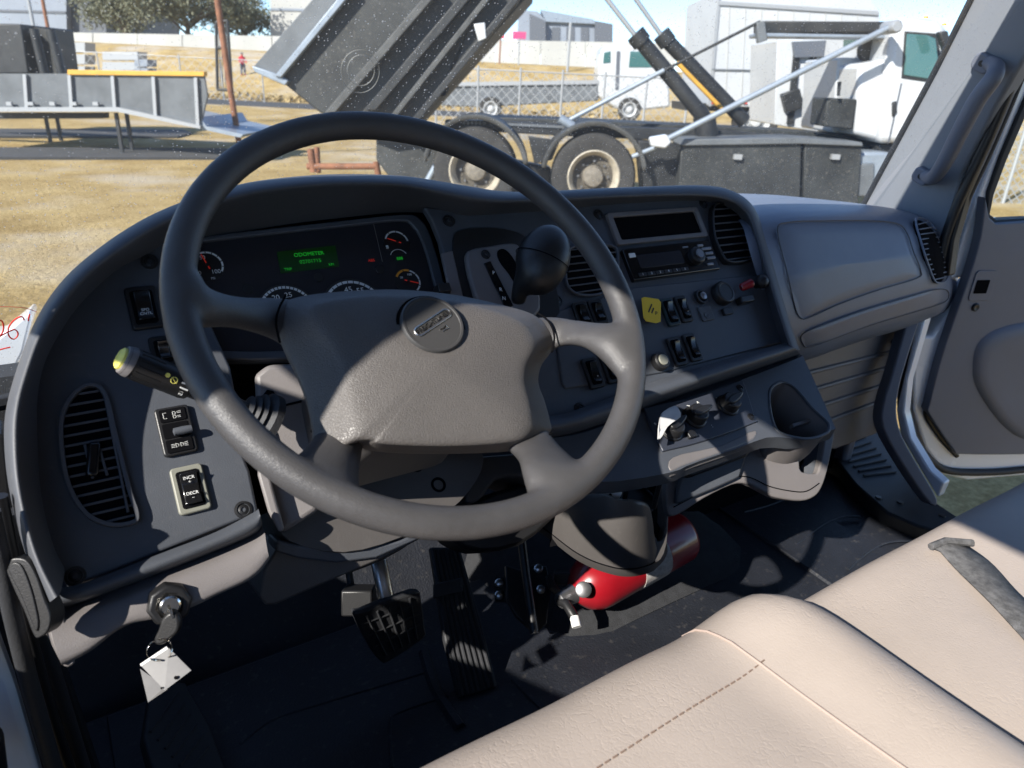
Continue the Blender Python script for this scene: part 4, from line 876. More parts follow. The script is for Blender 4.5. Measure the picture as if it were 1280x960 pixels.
# ================================================================ centre console below the dash
CN = thing('centre_console', A.px(860, 600, 0.05), 'taupe lower centre console with heater controls and storage bins', 'console')
B = PL(A.px(850, 505, -0.012), (1, 0, 0), (0, math.sin(math.radians(58)), math.cos(math.radians(58))))
t0 = smooth_poly([(668,552),(720,545),(760,532),(850,502),(930,475),(990,452),(1003,446)], 4, False)
t1 = smooth_poly([(674,592),(724,598),(764,602),(838,590),(862,580),(921,560),(960,546),(1000,548),(1043,536)], 4, False)
t0, t1 = rs(t0, 20), rs(t1, 20)
rows = [[B.px(*a, -0.02)+V((0, 0.05, 0)), B.px(*a, 0), B.px(a[0]*.5+c[0]*.5, a[1]*.5+c[1]*.5, 0.0), B.px(*c, 0), B.px(*c, 0)-V((0, -0.006, 0.02))] for a, c in zip(t0, t1)]
CTOP = MB().grid(rows).obj('console_top', 'dash', CN, smooth=180, solid=0.005)
fwd0 = _f0
# heater panel
hp_ = plate(B, smooth_poly([(806,513),(812,508),(868,495),(921,477),(930,478),(944,522),(943,528),(890,548),(836,562),(826,558)], 2), -0.003, 0.006, 'heater_panel', 'black', CN, bevel=0.0015)
mat('heater', (0.035, 0.040, 0.055), 0.42, grain=0.2, gs=800); hp_.data.materials[0] = MATS['heater']
def hknob(x, y, ang):
    u, v = B.uv(x, y, 0.006)
    k = MB().lathe(B.P(u, v, 0.006), B.n, [(0, 0.0195), (0.003, 0.0190), (0.004, 0.0165), (0.016, 0.0150), (0.018, 0.0130), (0.018, 0)], 28).obj('heater_knob', 'black', hp_, bevel=0.0006)
    d = B.ex*math.cos(ang)+B.ey*math.sin(ang); e = B.n.cross(d)
    MB().prism([B.P(u, v, 0.017)+d*a+e*c for a, c in smooth_poly([(-0.016, 0.0), (-0.010, 0.0055), (0.004, 0.0060), (0.018, 0.0040), (0.026, 0.0), (0.018, -0.0040), (0.004, -0.0060), (-0.010, -0.0055)], 2)], B.n*0.011).obj('knob_blade', 'black', hp_, bevel=0.002)
hknob(909, 507, 0.25); hknob(868, 522, 0.1); hknob(838, 538, 0.3)
u, v = B.uv(863, 544, 0.006); MB().boxf(B.P(u, v, 0.008), B.ex, B.ey, B.n, 0.008, 0.006, 0.004).obj('push_button', 'black', hp_, bevel=0.0015)
for x, y in ((925, 485), (939, 521)): screw(x, y, B, 0.006, hp_, 0.0045)
for x, y, s in ((861, 508, '>'), (873, 504, '^'), (820, 531, '*'), (890, 532, ':'), (895, 497, '-')): text(s, B.px(x, y, 0.0064), B.ex, B.ey, 0.010, 'print', hp_)
# crumpled pale wrapper caught on the left knob
pw = smooth_poly([(823,548),(825,522),(830,514),(843,507),(849,512),(851,521),(842,527),(834,534),(828,545)], 2)
bq = MB().prism([B.px(x, y, 0.032+0.004*math.sin(k*1.7)) for k, (x, y) in enumerate(pw)], B.n*-0.003)
tag(bq.obj('paper_slip', 'white', None, bevel=0.0006), 'crumpled white paper slip tucked behind the left heater knob', 'paper')

# ash tray face and lower wall of the console
LWP = three(onY(846, 640, 0.62), onY(990, 585, 0.60), onY(850, 575, 0.66))
def cut(obj, pts, d):      # let a real opening into a part
    cu = MB().prism(pts, d).obj('cutter', 'void'); cu.location -= WO[obj] - WO[obj]
    m_ = obj.modifiers.new('cut', 'BOOLEAN'); m_.operation = 'DIFFERENCE'; m_.object = cu; m_.solver = 'EXACT'
    bpy.context.view_layer.update(); dg = bpy.context.evaluated_depsgraph_get()
    me = bpy.data.meshes.new_from_object(obj.evaluated_get(dg)); obj.modifiers.clear(); obj.data = me; me.shade_smooth(); me.set_sharp_from_angle(angle=math.radians(40)); del WO[cu]; bpy.data.objects.remove(cu)
scoop = smooth_poly([(961,502),(963,486),(976,478),(988,481),(1001,493),(1014,509),(1028,522),(1036,531),(1034,541),(1016,548),(998,548),(974,541),(965,526)], 3)
cut(CTOP, [B.px(x, y, 0)+B.n*0.06 for x, y in scoop], B.n*-0.12)
sc0 = [B.px(x, y, 0.001) for x, y in scoop]; cc = sum(sc0, V((0, 0, 0)))/len(sc0); dn_ = V((0.0, 0.035, -0.10))
MB().grid([sc0, [cc+(p-cc)*0.93+dn_*0.5 for p in sc0], [cc+(p-cc)*0.72+dn_ for p in sc0], [cc+(p-cc)*0.05+dn_*1.02 for p in sc0]], True).obj('bin_liner', 'taupe', CN, smooth=60)
MB().tube(sc0, 0.0030, 8, closed=True).obj('bin_rim', 'dash', CN)
Wl = smooth_poly([(836,642),(833,605),(846,583),(880,572),(921,558),(946,546),(974,541),(993,548),(999,558),(1000,586),(1008,591),(1016,592),(1023,589),(1029,562),(1033,538),(1039,532),(1043,540),(1041,557),(1034,590),(1027,610),(1018,621),(1001,626),(971,622),(955,615),(935,605),(915,606),(880,623),(850,642)], 3)
plate(LWP, Wl, -0.014, 0.0, 'console_wall', 'taupe', CN, bevel=0.005, seg=3)
MB().prism([LWP.px(x, y, -0.035) for x, y in smooth_poly([(975,545),(1000,552),(1038,536),(1034,560),(1026,600),(1000,610),(970,600)], 2)], V((0, 0.05, 0))).obj('bin_inside', 'void', CN)
MB().prism([LWP.px(x, y, -0.012) for x, y in ((1034,540),(1043,540),(1041,557),(1027,610),(1018,620),(1010,616),(1024,592))], V((0.0, 0.12, 0.02))).obj('bin_side', 'dash', CN, bevel=0.006)
b_ = [(842,634),(880,614),(915,597),(938,597),(962,608),(990,614),(1008,614),(1024,604)]
MB().tube([LWP.px(x, y, 0.0005) for x, y in smooth_poly(b_, 4, False)], 0.0009, 6).obj('wall_seam', 'void', CN)
at = plate(LWP, smooth_poly([(852,594),(862,585),(925,563),(934,564),(926,592),(918,600),(862,624),(846,628)], 2), 0, 0.010, 'ash_tray', 'dash', CN, bevel=0.003)
plate(LWP, [(862,586),(936,558),(941,562),(933,571),(866,596),(858,594)], 0.006, 0.026, 'tray_lid', 'black', at, bevel=0.003)
u, v = LWP.uv(901, 575, 0.027); MB().lathe(LWP.P(u, v, 0.0255), LWP.n, [(0, 0.002), (0.001, 0.0018), (0.001, 0)], 10).obj('lid_mark', 'print', at)
# ledge over the tray (catches the sun)
MB().prism([B.px(*p, 0.003) for p in smooth_poly([(836,576),(852,567),(900,557),(936,540),(946,539),(942,548),(921,558),(880,572),(852,582),(838,588)], 2)], (0, 0.0, -0.012)).obj('console_ledge', 'taupe', CN, bevel=0.004)
MB().boxf(B.px(1003, 529, -0.022), V((1, 0, 0)), B.ey, B.n, 0.028, 0.003, 0.005).obj('bin_divider', 'taupe', CN, bevel=0.001)
screw(1011, 582, LWP, -0.033, CN, 0.004)

# front pod with the cup holder: upright bin with a bowed front
pc = [((670,648),(672,655),0.95),((690,640),(690,668),0.92),((720,628),(716,688),0.88),((742,620),(738,700),0.86),((760,622),(758,707),0.845),((776,627),(776,711),0.84),((792,628),(792,711),0.843),((806,631),(806,708),0.855),((813,638),(816,704),0.872),((816.5,655),(820,700),0.884),((818.5,672),(823.5,697),0.894),((824,677.5),(827,693),0.905),((829.5,673),(830.5,688),0.915),((833,658),(833.5,680),0.93)]
pc = smooth_poly([a+c_+(d,) for a, c_, d in pc], 3, False)
rows = []; rows2 = []; sm = []
for tx, ty, bx, by, d in pc:
    t_, b0_ = gd(tx, ty, d+0.004), gd(bx, by, d)
    rows.append([t_+fwd0*0.012-V((0, 0, 0.004)), t_+fwd0*0.008, t_+fwd0*0.002+V((0, 0, 0.0005)), t_-V((0, 0, 0.004)), t_.lerp(b0_, 0.5)-fwd0*0.003, b0_])
    l0 = gd(bx, by+0.5, d-0.001); l1 = gd(bx+1, by+9.5, d+0.008)
    rows2.append([l0+fwd0*0.01, l0, l0.lerp(l1, 0.5)-fwd0*0.001, l1, l1+fwd0*0.10+V((0, 0, 0.02))]); sm.append(gd(bx, by, d-0.0005))
MB().grid(rows).obj('cup_pod', 'column', CN, smooth=60)
MB().grid(rows2).obj('pod_lower_edge', 'column', CN, smooth=60)
MB().tube(sm, 0.0010, 6).obj('pod_seam', 'void', CN)
# right upright of the pod
upr = smooth_poly([(817,668),(822,677),(830,670),(833,640),(832,606),(836,590),(848,580),(862,574),(846,590),(838,606),(836,640),(834,680),(826,700),(816,702)], 2)
PU = three(atd(826, 690, 1.075), atd(834, 600, 1.12), atd(850, 580, 1.14))
plate(PU, upr, -0.02, 0.004, 'pod_upright', 'column', CN, bevel=0.004, seg=3)
# pod well and black cup ring
MB().prism([atd(x, y, d) for x, y, d in ((690,650,1.09),(750,632,1.04),(806,642,1.05),(826,660,1.1),(832,640,1.2),(800,600,1.25),(690,620,1.2))], (0, 0, -0.05)).obj('pod_well', 'void', CN)
CH_ = thing('cup_holder', atd(790, 620, 1.05), 'black hinged cup holder ring beside the steering wheel', 'cup holder')
rcx = atd(800, 577, 1.03); rx = V((1, 0, 0)); ry = V((0, 1, 0)).lerp(V((0, 0, 1)), 0.10).normalized()
ringp = [rcx + rx*(0.037*math.cos(q)) + ry*(0.037*math.sin(q)) for q in [2*PI*k/40 for k in range(40)]]
rz = rx.cross(ry)
MB().grid([[p-rz*0.012 for p in ringp], [p+rz*0.012 for p in ringp], [rcx+(p-rcx)*0.92+rz*0.012 for p in ringp], [rcx+(p-rcx)*0.92-rz*0.012 for p in ringp], [p-rz*0.012 for p in ringp]], True).obj('ring', 'black', CH_, weld=True, bevel=0.002)
for q in (0.3, 1.9, 3.6, 5.1):
    p = rcx + rx*(0.036*math.cos(q)) + ry*(0.036*math.sin(q)); MB().tube([p, p-rz*0.065], 0.004, 8).obj('stay', 'black', CH_)
MB().lathe(rcx-rz*0.07, rz, [(0, 0.036), (0.006, 0.036), (0.006, 0.032), (0.003, 0.037), (0.003, 0)], 28).obj('cup_base', 'black', CH_)
tb = [atd(x, y, 1.005) for x, y in smooth_poly([(753,617),(756,611),(763,610),(776,614),(777,618),(772,625),(764,624)], 2)]
k = MB().prism(tb, FW*0.003).obj('bracket_tab', 'print', CN, bevel=0.0006)
MB().lathe(atd(763, 618.5, 1.0045), -FW, [(0, 0.0022), (0.0006, 0.0022), (0.0006, 0)], 12).obj('tab_hole', 'void', k)
# arm seen through the lower spokes
PB = three(atd(590, 625, 1.0), atd(680, 600, 1.05), atd(600, 575, 1.02))
plate(PB, smooth_poly([(598,575),(606,570),(680,566),(720,574),(720,610),(690,612),(650,596),(620,600),(606,618),(594,628),(580,622)], 2), -0.14, 0, 'console_arm', 'column', CN, bevel=0.006, seg=3)

plate(PB, smooth_poly([(556,650),(590,628),(650,606),(712,620),(690,650),(650,682),(600,690),(566,676)], 2), -0.10, -0.03, 'sun_block_panel', 'black', CN, bevel=0.006)  # added black panel, blocks the sun from the extinguisher and floor
# passenger kick panel with raised ribs
KK = thing('kick_panel', onY(1060, 540, 0.83), 'taupe kick panel with raised ribs under the glove box', 'panel')
KPn = PL(onY(1050, 480, 0.83), (1, 0, 0), (0, 0.10, 1))
plate(KPn, [(985,440),(1000,400),(1140,380),(1122,470),(1112,512),(1102,540),(1044,562),(1030,560),(1000,500)], -0.02, 0, 'panel', 'taupe', KK, bevel=0.004)
for a, c in (((1010,466),(1114,440)),((1016,487),(1108,460)),((1025,507),(1102,482)),((1034,526),(1096,503)),):
    MB().tube([KPn.px(*a, 0.0005), KPn.px(*c, 0.0005)], 0.0055, 8).obj('rib', 'taupe', KK)
for x, y in ((1116, 427), (1125, 431)): screw(x, y, KPn, 0.004, KK, 0.004)

# ================================================================ pedals, extinguisher, floor mats
def quad_plate(c, depth_dir): return MB().prism(c, depth_dir)
BP = thing('brake_pedal', onY(480, 790, 0.98), 'black square brake pedal with ribbed pad', 'pedal')
Bp = three(atd(445, 760, 1.05), atd(525, 745, 1.12), atd(490, 828, 1.12))
plate(Bp, smooth_poly([(443,770),(452,764),(518,740),(527,748),(532,785),(530,799),(486,828),(477,828),(464,812)], 2), -0.015, 0, 'pad', 'rubber', BP, bevel=0.004)
for i in range(5):
    t = (i+0.5)/5; MB().tube([Bp.px(448+t*68+3, 772-t*27, 0.001), Bp.px(478+t*48, 822-t*26, 0.001)], 0.0022, 6).obj('tread_rib', 'rubber', BP)
for i in range(3):
    t = (i+0.6)/3.5; MB().tube([Bp.px(448+t*28, 772+t*48, 0.001), Bp.px(520+t*9, 748+t*42, 0.001)], 0.0015, 6).obj('tread_rib', 'rubber', BP)
MB().tube([atd(484, 752, 1.10), atd(474, 705, 1.10), atd(468, 680, 1.12)], 0.013, 12, flat=0.6).obj('pedal_arm', 'silver', BP)
MB().boxf(atd(449, 750, 1.11), RT, UP, FW, 0.024, 0.020, 0.02).obj('pedal_bracket', 'black', BP, bevel=0.003)
MB().tube([atd(440, 740, 1.13), atd(436, 715, 1.14), atd(448, 700, 1.15)], 0.006, 8).obj('return_spring', 'rubber', BP)
AP = thing('accelerator_pedal', onZ(600, 865, FL), 'long black ribbed accelerator pedal', 'pedal')
Ap = three(atd(548, 690, 1.22), atd(590, 690, 1.24), atd(600, 870, 1.16))
plate(Ap, [(538,684),(575,684),(600,770),(622,858),(574,873),(556,800)], -0.018, 0, 'treadle', 'rubber', AP, bevel=0.003)
for i in range(7):
    t = (i+0.5)/7; MB().tube([Ap.px(539+t*36, 688, 0.001), Ap.px(556+t*44, 785-t*5, 0.001), Ap.px(575+t*46, 870-t*13, 0.001)], 0.0026, 6).obj('tread_rib', 'rubber', AP)
MB().boxf(Ap.px(560, 735, 0.002), (Ap.px(580,730)-Ap.px(545,738)).normalized(), Ap.ey, Ap.n, 0.026, 0.012, 0.003).obj('treadle_hinge', 'rubber', AP, bevel=0.002)
# bracket with rod on the floor hump
FBk = thing('floor_bracket', onZ(665, 785, FL), 'black steel bracket with rod and bright bolts on the floor hump', 'bracket')
Fp = three(atd(640, 700, 1.30), atd(690, 700, 1.32), atd(665, 790, 1.24))
plate(Fp, [(632,706),(650,712),(668,705),(684,708),(688,735),(684,780),(670,792),(645,770),(634,750)], -0.01, 0, 'plate', 'black', FBk, bevel=0.002)
MB().tube([atd(650, 660, 1.26), atd(657, 715, 1.25), atd(668, 792, 1.21)], 0.008, 10).obj('rod', 'black', FBk)
for x, y in ((624, 729), (624, 744), (673, 711), (676, 737)): MB().lathe(atd(x, y, 1.285), (-FW+UP*0.4), [(0, 0.008), (0.004, 0.008), (0.006, 0.005), (0.006, 0)], 12).obj('bolt', 'silver', FBk)
MB().boxf(atd(625, 737, 1.295), RT, UP, FW, 0.009, 0.022, 0.004).obj('bolt_strip', 'black', FBk)
# fire extinguisher lying on the floor behind the pod
FE = thing('fire_extinguisher', onZ(770, 740, FL), 'red fire extinguisher lying on the floor under the console', 'fire extinguisher')
f0 = atd(716, 742, 1.28); f1 = atd(853, 668, 1.42); fd = (f1-f0).normalized(); fl = (f1-f0).length; R_ = 0.052
MB().lathe(f0, fd, [(0.0, 0.016), (0.006, 0.024), (0.022, 0.040), (0.042, 0.050), (0.062, R_), (fl-0.012, R_), (fl-0.003, R_-0.004), (fl, R_-0.012), (fl-0.002, 0)], 36).obj('cylinder', 'red', FE, smooth=60)
mat('label_paper', (0.60, 0.58, 0.55), 0.5, col2=(0.36, 0.34, 0.32), vs=120)
MB().lathe(f0, fd, [(fl*0.47, R_+0.0004), (fl*0.47, R_+0.0008), (fl*0.71, R_+0.0008), (fl*0.71, R_+0.0004)], 36).obj('label_band', 'label_paper', FE)
MB().lathe(f0, fd, [(-0.034, 0.010), (-0.030, 0.015), (-0.010, 0.016), (0.002, 0.018)], 18).obj('valve_neck', 'steel', FE)
MB().tube([f0-fd*0.02, atd(700, 742, 1.275), atd(690, 733, 1.27), atd(686, 720, 1.28)], 0.008, 8).obj('carry_handle', 'black', FE)
MB().tube([f0-fd*0.03, atd(708, 755, 1.25), atd(714, 765, 1.24), atd(718, 772, 1.235)], 0.0085, 10).obj('squeeze_lever', 'black', FE)
MB().tube([atd(718, 771, 1.235), atd(721, 784, 1.225)], 0.0085, 12).obj('nozzle_tip', 'print', FE)
MB().lathe(atd(729, 737, 1.25), (-FW+UP*0.3), [(0, 0.014), (0.008, 0.014), (0.010, 0.011), (0.010, 0)], 20).obj('pressure_gauge', 'steel', FE)
MB().boxf(atd(716, 722, 1.31), RT, UP, FW, 0.035, 0.012, 0.01).obj('wall_clip', 'black', FE, bevel=0.003)
# transmission hump under the console
b = MB(); rows = []
for i in range(9):
    t = i/8; y = 0.74+0.56*t; h = 0.015+0.22*t**1.3
    rows.append([V((0.60+0.62*(j/12), y, FL-0.004+h*math.sin(PI*j/12)**0.6)) for j in range(13)])
struct(MB().grid(rows).obj('floor_hump', 'carpet', smooth=180))
# moulded rubber mat ridges
FM = thing('floor_mat', V((0.9, 0.6, FL)), 'black rubber floor mat with moulded ridges', 'floor mat')
MB().box((-0.05, -0.3, FL+0.002), (1.45, 0.99, FL+0.008)).obj('mat_sheet', 'mat', FM, bevel=0.002)
def ridge(px_pts, r=0.003, z=FL+0.008): MB().tube([onZ(x, y, z) for x, y in smooth_poly(px_pts, 4, False)], r, 6).obj('mat_ridge', 'mat', FM)
ridge([(870, 618), (920, 650), (980, 690), (1035, 728), (1060, 745)], 0.006); ridge([(995, 680), (1030, 655), (1055, 646), (1075, 646)]); ridge([(1060, 712), (1085, 690), (1110, 678), (1140, 676)]); ridge([(930, 640), (960, 632), (990, 620)])
ridge([(300, 930), (340, 900), (400, 880), (500, 850), (540, 838)]); ridge([(490, 960), (488, 905), (500, 890), (560, 870)]); ridge([(530, 815), (545, 862), (575, 910)], 0.010); ridge([(640, 850), (670, 880), (690, 900)])
# ribbed dead pedal / step well at the left
SWl = thing('ribbed_step', onZ(210, 930, FL), 'black ribbed step beside the driver door', 'step')
SP = three(atd(180, 900, 0.98), atd(270, 930, 1.0), atd(230, 850, 1.08))
plate(SP, [(190,850),(232,852),(262,905),(290,980),(200,990),(180,920)], -0.02, 0, 'tread_plate', 'rubber', SWl, bevel=0.004)
for i in range(6):
    o_ = i*14; MB().tube([SP.px(188+o_*0.65, 915+o_*0.75, 0.001), SP.px(222+o_*0.55, 866+o_*0.95, 0.001)], 0.0022, 6).obj('tread_rib', 'rubber', SWl)
# ================================================================ seats
def cushion(x0, x1, y0, y1, z, name, m, parent, rx=0.06, ry=0.07, h=0.16, crown=0.012, bol=None, corner=0.10):
    rows = []
    def surf(u, v):       # u,v in -1..1 -> rounded cushion top
        X = (x0+x1)/2 + u*(x1-x0)/2; Y = (y0+y1)/2 + v*(y1-y0)/2
        return X, Y
    us = [-1, -0.995, -0.98, -0.95, -0.90, -0.82] + [-0.7+1.4*k/24 for k in range(25)] + [0.82, 0.90, 0.95, 0.98, 0.995, 1]
    vs = [-1, -0.98, -0.94] + [-0.85+1.55*k/14 for k in range(15)] + [0.80, 0.87, 0.92, 0.96, 0.985, 0.996, 1]
    W = (x1-x0)/2; D = (y1-y0)/2
    for v in vs:
        r = []
        for u in us:
            dx = (1-abs(u))*W; dy = (1-v)*D
            ex_ = max(0, 1-dx/rx); ey_ = max(0, 1-dy/ry); e = min(1, math.hypot(ex_, ey_))
            zz = z + crown*(1-u*u)*(1-0.5*v*v) - 0.055*(1-math.sqrt(max(0, 1-e*e)))
            if bol: q_ = min(1, max(0, ((x0+x1)/2+u*(x1-x0)/2-bol)/0.12)); zz += 0.024*q_*q_*(3-2*q_)*(1-0.6*ex_)
            zz += 0.0022*math.sin(u*9+v*4)*math.cos(v*7-u*3)
            X, Y = surf(u, v)
            # round the plan corner at the front
            if dx < corner and dy < corner:
                cx_ = corner-dx; cy_ = corner-dy; L = math.hypot(cx_, cy_); mx_ = max(cx_, cy_)
                if L > 0: f = mx_/L; X = X + (-1 if u > 0 else 1)*(cx_-cx_*f); Y = Y-(cy_-cy_*f)
            r.append(V((X, Y, zz)))
        rows.append(r)
    b = MB(); b.grid(rows)
    # skirt
    edge = [r[0] for r in rows] + rows[-1][1:] + [r[-1] for r in rows[::-1]][1:]
    b2 = [[p for p in edge], [p+V((0, 0, -h*0.3)) for p in edge], [V((p.x, p.y-0.02 if p.y > (y0+y1)/2 else p.y, z-h)) for p in edge]]
    b.grid(b2)
    return b.obj(name, m, parent, smooth=180, weld=True, sub=1), rows
DS = thing('cab_seat', V((0.29, -0.1, FL)), 'beige vinyl driver seat cushion with raised piping in the sun', 'seat')
SZ = 1.202
c, drows = cushion(-0.10, 0.640, -0.50, 0.384, SZ, 'cushion', 'seat', DS, crown=0.014, corner=0.075, bol=0.462)
def on_seat(x, y, rows, lift):
    X, Y = x, y
    best = min((abs(p.x-X)+abs(p.y-Y), p.z) for r in rows for p in r); 
    # bilinear over the nearest cell
    for i in range(len(rows)-1):
        for j in range(len(rows[0])-1):
            a, b_, c_, d_ = rows[i][j], rows[i][j+1], rows[i+1][j+1], rows[i+1][j]
            if min(a.x, d_.x)-1e-6 <= X <= max(b_.x, c_.x)+1e-6 and min(a.y, b_.y)-1e-6 <= Y <= max(c_.y, d_.y)+1e-6:
                s = (X-(a.x+d_.x)/2)/max(1e-6, (b_.x+c_.x)/2-(a.x+d_.x)/2); t = (Y-(a.y+b_.y)/2)/max(1e-6, (c_.y+d_.y)/2-(a.y+b_.y)/2)
                return V((X, Y, a.z*(1-s)*(1-t)+b_.z*s*(1-t)+c_.z*s*t+d_.z*(1-s)*t+lift))
    return V((X, Y, best[1]+lift))
mat('piping', (0.37, 0.29, 0.25), 0.5)
MB().tube([on_seat(0.488+0.022*max(0, (0.34-y)/0.5), y, drows, 0.0008) for y in [0.380-0.86*k/60 for k in range(60)]], 0.0013, 8).obj('piping', 'piping', DS)
mat('seam_dark', (0.20, 0.14, 0.11), 0.8)
for k in range(34):
    x = 0.494-0.0085*k; p = on_seat(x, 0.290-0.012*(0.49-x)/0.3, drows, 0.0006); MB().boxf(p, V((1, 0.03, 0)).normalized(), V((-0.03, 1, 0)).normalized(), V((0, 0, 1)), 0.0026, 0.0006, 0.0005).obj('stitch', 'seam_dark', DS)
MB().box((-0.06, -0.48, FL+0.01), (0.63, 0.30, SZ-0.15)).obj('seat_base', 'black', DS, bevel=0.02)
MB().box((-0.06, -0.60, SZ), (0.62, -0.46, SZ+0.60)).obj('backrest', 'seat', DS, bevel=0.04, seg=4)
PS_ = thing('cab_seat', V((1.1, -0.1, FL)), 'beige vinyl passenger bench cushion beyond the driver seat', 'seat')
c, prows = cushion(0.60, 1.58, -0.50, 0.362, SZ-0.012, 'cushion', 'seat', PS_, crown=0.006, corner=0.02, ry=0.03, rx=0.008)
MB().box((0.80, -0.48, FL+0.01), (1.52, 0.24, SZ-0.15)).obj('seat_base', 'black', PS_, bevel=0.02)
MB().box((0.72, -0.60, SZ), (1.55, -0.46, SZ+0.60)).obj('backrest', 'seat', PS_, bevel=0.04, seg=4)
# grey belt lying across the passenger cushion
SBt = thing('seat_belt', V((0.85, 0.25, SZ)), 'grey webbing seat belt lying across the passenger cushion', 'seat belt')
ln = smooth_poly([(0.873, 0.312), (0.868, 0.29), (0.835, 0.235), (0.795, 0.17), (0.75, 0.10), (0.71, 0.04)], 5, False)
L_, R__ = [], []
for i, (x, y) in enumerate(ln):
    a = ln[max(i-1, 0)]; c_ = ln[min(i+1, len(ln)-1)]; t = V((c_[0]-a[0], c_[1]-a[1])).normalized(); s = V((-t.y, t.x))*0.0245
    L_.append(on_seat(x-s.x, y-s.y, prows, 0.004+0.0015*math.sin(i*0.7))); R__.append(on_seat(x+s.x, y+s.y, prows, 0.003+0.0015*math.cos(i*0.9)))
MB().grid([[p for p in L_], [(a+c_)/2+V((0, 0, 0.001)) for a, c_ in zip(L_, R__)], R__]).obj('webbing', 'belt', SBt, smooth=180, solid=0.0014)
MB().tube([on_seat(0.846, 0.318, prows, 0.006), on_seat(0.872, 0.314, prows, 0.008), on_seat(0.902, 0.296, prows, 0.005)], 0.0045, 8).obj('webbing_fold', 'belt', SBt)

# ================================================================ passenger door, standing open
TH = math.radians(70)
DPn = PL(V((1.72, 0.80, 1.0)), V((math.sin(TH), -math.cos(TH), 0)), (0, 0, 1))
PD = thing('passenger_door', DPn.P(0.45, -0.25), 'open passenger door with grey trim panel and white painted frame', 'door')
sh = [(1146,420),(1141,470),(1142,515),(1156,560),(1180,594),(1210,601),(1290,594),(1400,585),(1400,470),(1400,290),(1290,290),(1225,345),(1165,420)]
plate(DPn, sh, -0.05, 0, 'door_shell', 'paint_white', PD, bevel=0.008, seg=3)
MB().tube([DPn.px(x, y, 0.004) for x, y in smooth_poly([(1137,420),(1133,470),(1134,515),(1146,552),(1166,578),(1190,589),(1240,590),(1290,586),(1380,580)], 4, False)], 0.010, 10).obj('door_seal', 'rubber', PD)
pn = smooth_poly([(1232,246),(1226,296),(1212,345),(1192,402),(1176,450),(1162,505),(1162,518),(1192,562),(1204,568),(1290,568),(1400,564)], 3, False)+[(1400,276),(1290,277),(1246,280),(1237,272)]
plate(DPn, pn, -0.002, 0.022, 'trim_panel', 'trim_grey', PD, bevel=0.006, seg=3)
MB().tube([DPn.px(x, y, 0.004) for x, y in smooth_poly([(1190,405),(1174,450),(1160,505),(1158,520),(1176,548),(1196,570)], 4, False)], 0.006, 8).obj('panel_edge_strip', 'black', PD)
# scooped map pocket
po = [DPn.uv(x, y, 0.022) for x, y in smooth_poly([(1216,455),(1222,430),(1245,412),(1290,402),(1380,400),(1400,470),(1380,560),(1290,551),(1258,536),(1232,505),(1218,478)], 3)]
c0_ = (sum(p[0] for p in po)/len(po), sum(p[1] for p in po)/len(po)); rows = []
for t, wv in ((1.0, 0.0225), (0.97, 0.027), (0.90, 0.032), (0.78, 0.033), (0.6, 0.031), (0.3, 0.030), (0.02, 0.030)):
    rows.append([DPn.P(c0_[0]+(p[0]-c0_[0])*t, c0_[1]+(p[1]-c0_[1])*t, wv) for p in po])
MB().grid(rows, True).obj('map_pocket', 'trim_grey', PD, smooth=180)
u, v = DPn.uv(1228, 357, 0.022); k = uvplate(DPn, [(u+a, v+c_) for a, c_ in rrect(0.030, 0.036, 0.010)], 0.02, 0.0245, 'latch_escutcheon', 'trim_grey', PD, 0.001)
uvplate(DPn, [(u-0.004+a, v-0.002+c_) for a, c_ in rrect(0.018, 0.016, 0.002)], 0.02, 0.0255, 'latch_hole', 'void', k, 0)
u, v = DPn.uv(1219, 384, 0.022); MB().lathe(DPn.P(u, v, 0.021), DPn.n, [(0, 0.010), (0.004, 0.010), (0.006, 0.007), (0.004, 0)], 16).obj('trim_plug', 'black', PD)
wf = [(1186,350),(1197,316),(1222,245),(1250,172),(1280,93),(1312,10),(1345,10),(1315,60),(1281,127),(1252,195),(1236,240),(1229,290),(1214,345)]
plate(DPn, wf, -0.045, -0.004, 'window_frame', 'paint_white', PD, bevel=0.006, seg=3)
wr = [(1236,240),(1252,195),(1281,127),(1315,60),(1345,10),(1352,16),(1322,66),(1288,133),(1259,200),(1243,243),(1238,268),(1247,275),(1290,273),(1400,272),(1400,280),(1290,281),(1243,282),(1233,272)]
plate(DPn, wr, -0.03, 0.004, 'window_rubber', 'rubber', PD, bevel=0.003)
mat('side_glass', (0.9, 0.95, 0.95), 0.02, trans=1.0)
MATS['side_glass'].node_tree.nodes['Principled BSDF'].inputs['IOR'].default_value = 1.02
MB().prism([DPn.px(x, y, -0.02) for x, y in ((1236,272),(1256,198),(1284,130),(1345,14),(1420,14),(1420,276))], DPn.n*-0.004).obj('window_pane', 'side_glass', PD)
# door opening of the cab on the right: trim, flange, seal
DO = thing('door_opening', V((1.68, 0.8, FL)), 'grey trim and rubber seal around the right door opening', 'door frame')
Pop = three(onX(1125, 430, 1.60), onX(1165, 625, 1.62), onX(1110, 540, 1.55))
plate(Pop, smooth_poly([(1138,392),(1152,390),(1128,470),(1121,512),(1128,545),(1150,585),(1172,624),(1163,630),(1128,580),(1104,535),(1104,505),(1116,465)], 3), -0.04, 0, 'post_trim', 'trim_grey', DO, bevel=0.006, seg=3)
MB().prism([onX(x, y, 1.66) for x, y in ((1150,385),(1160,385),(1134,475),(1130,515),(1138,548),(1162,588),(1180,604),(1172,622),(1150,586),(1126,545),(1120,512))], (0.03, 0, 0)).obj('post_flange', 'paint_white', DO, bevel=0.004)
MB().tube([onX(x, y, 1.69) for x, y in smooth_poly([(1155,385),(1133,470),(1129,512),(1137,547),(1160,582)], 4, False)], 0.013, 10).obj('post_seal', 'rubber', DO)
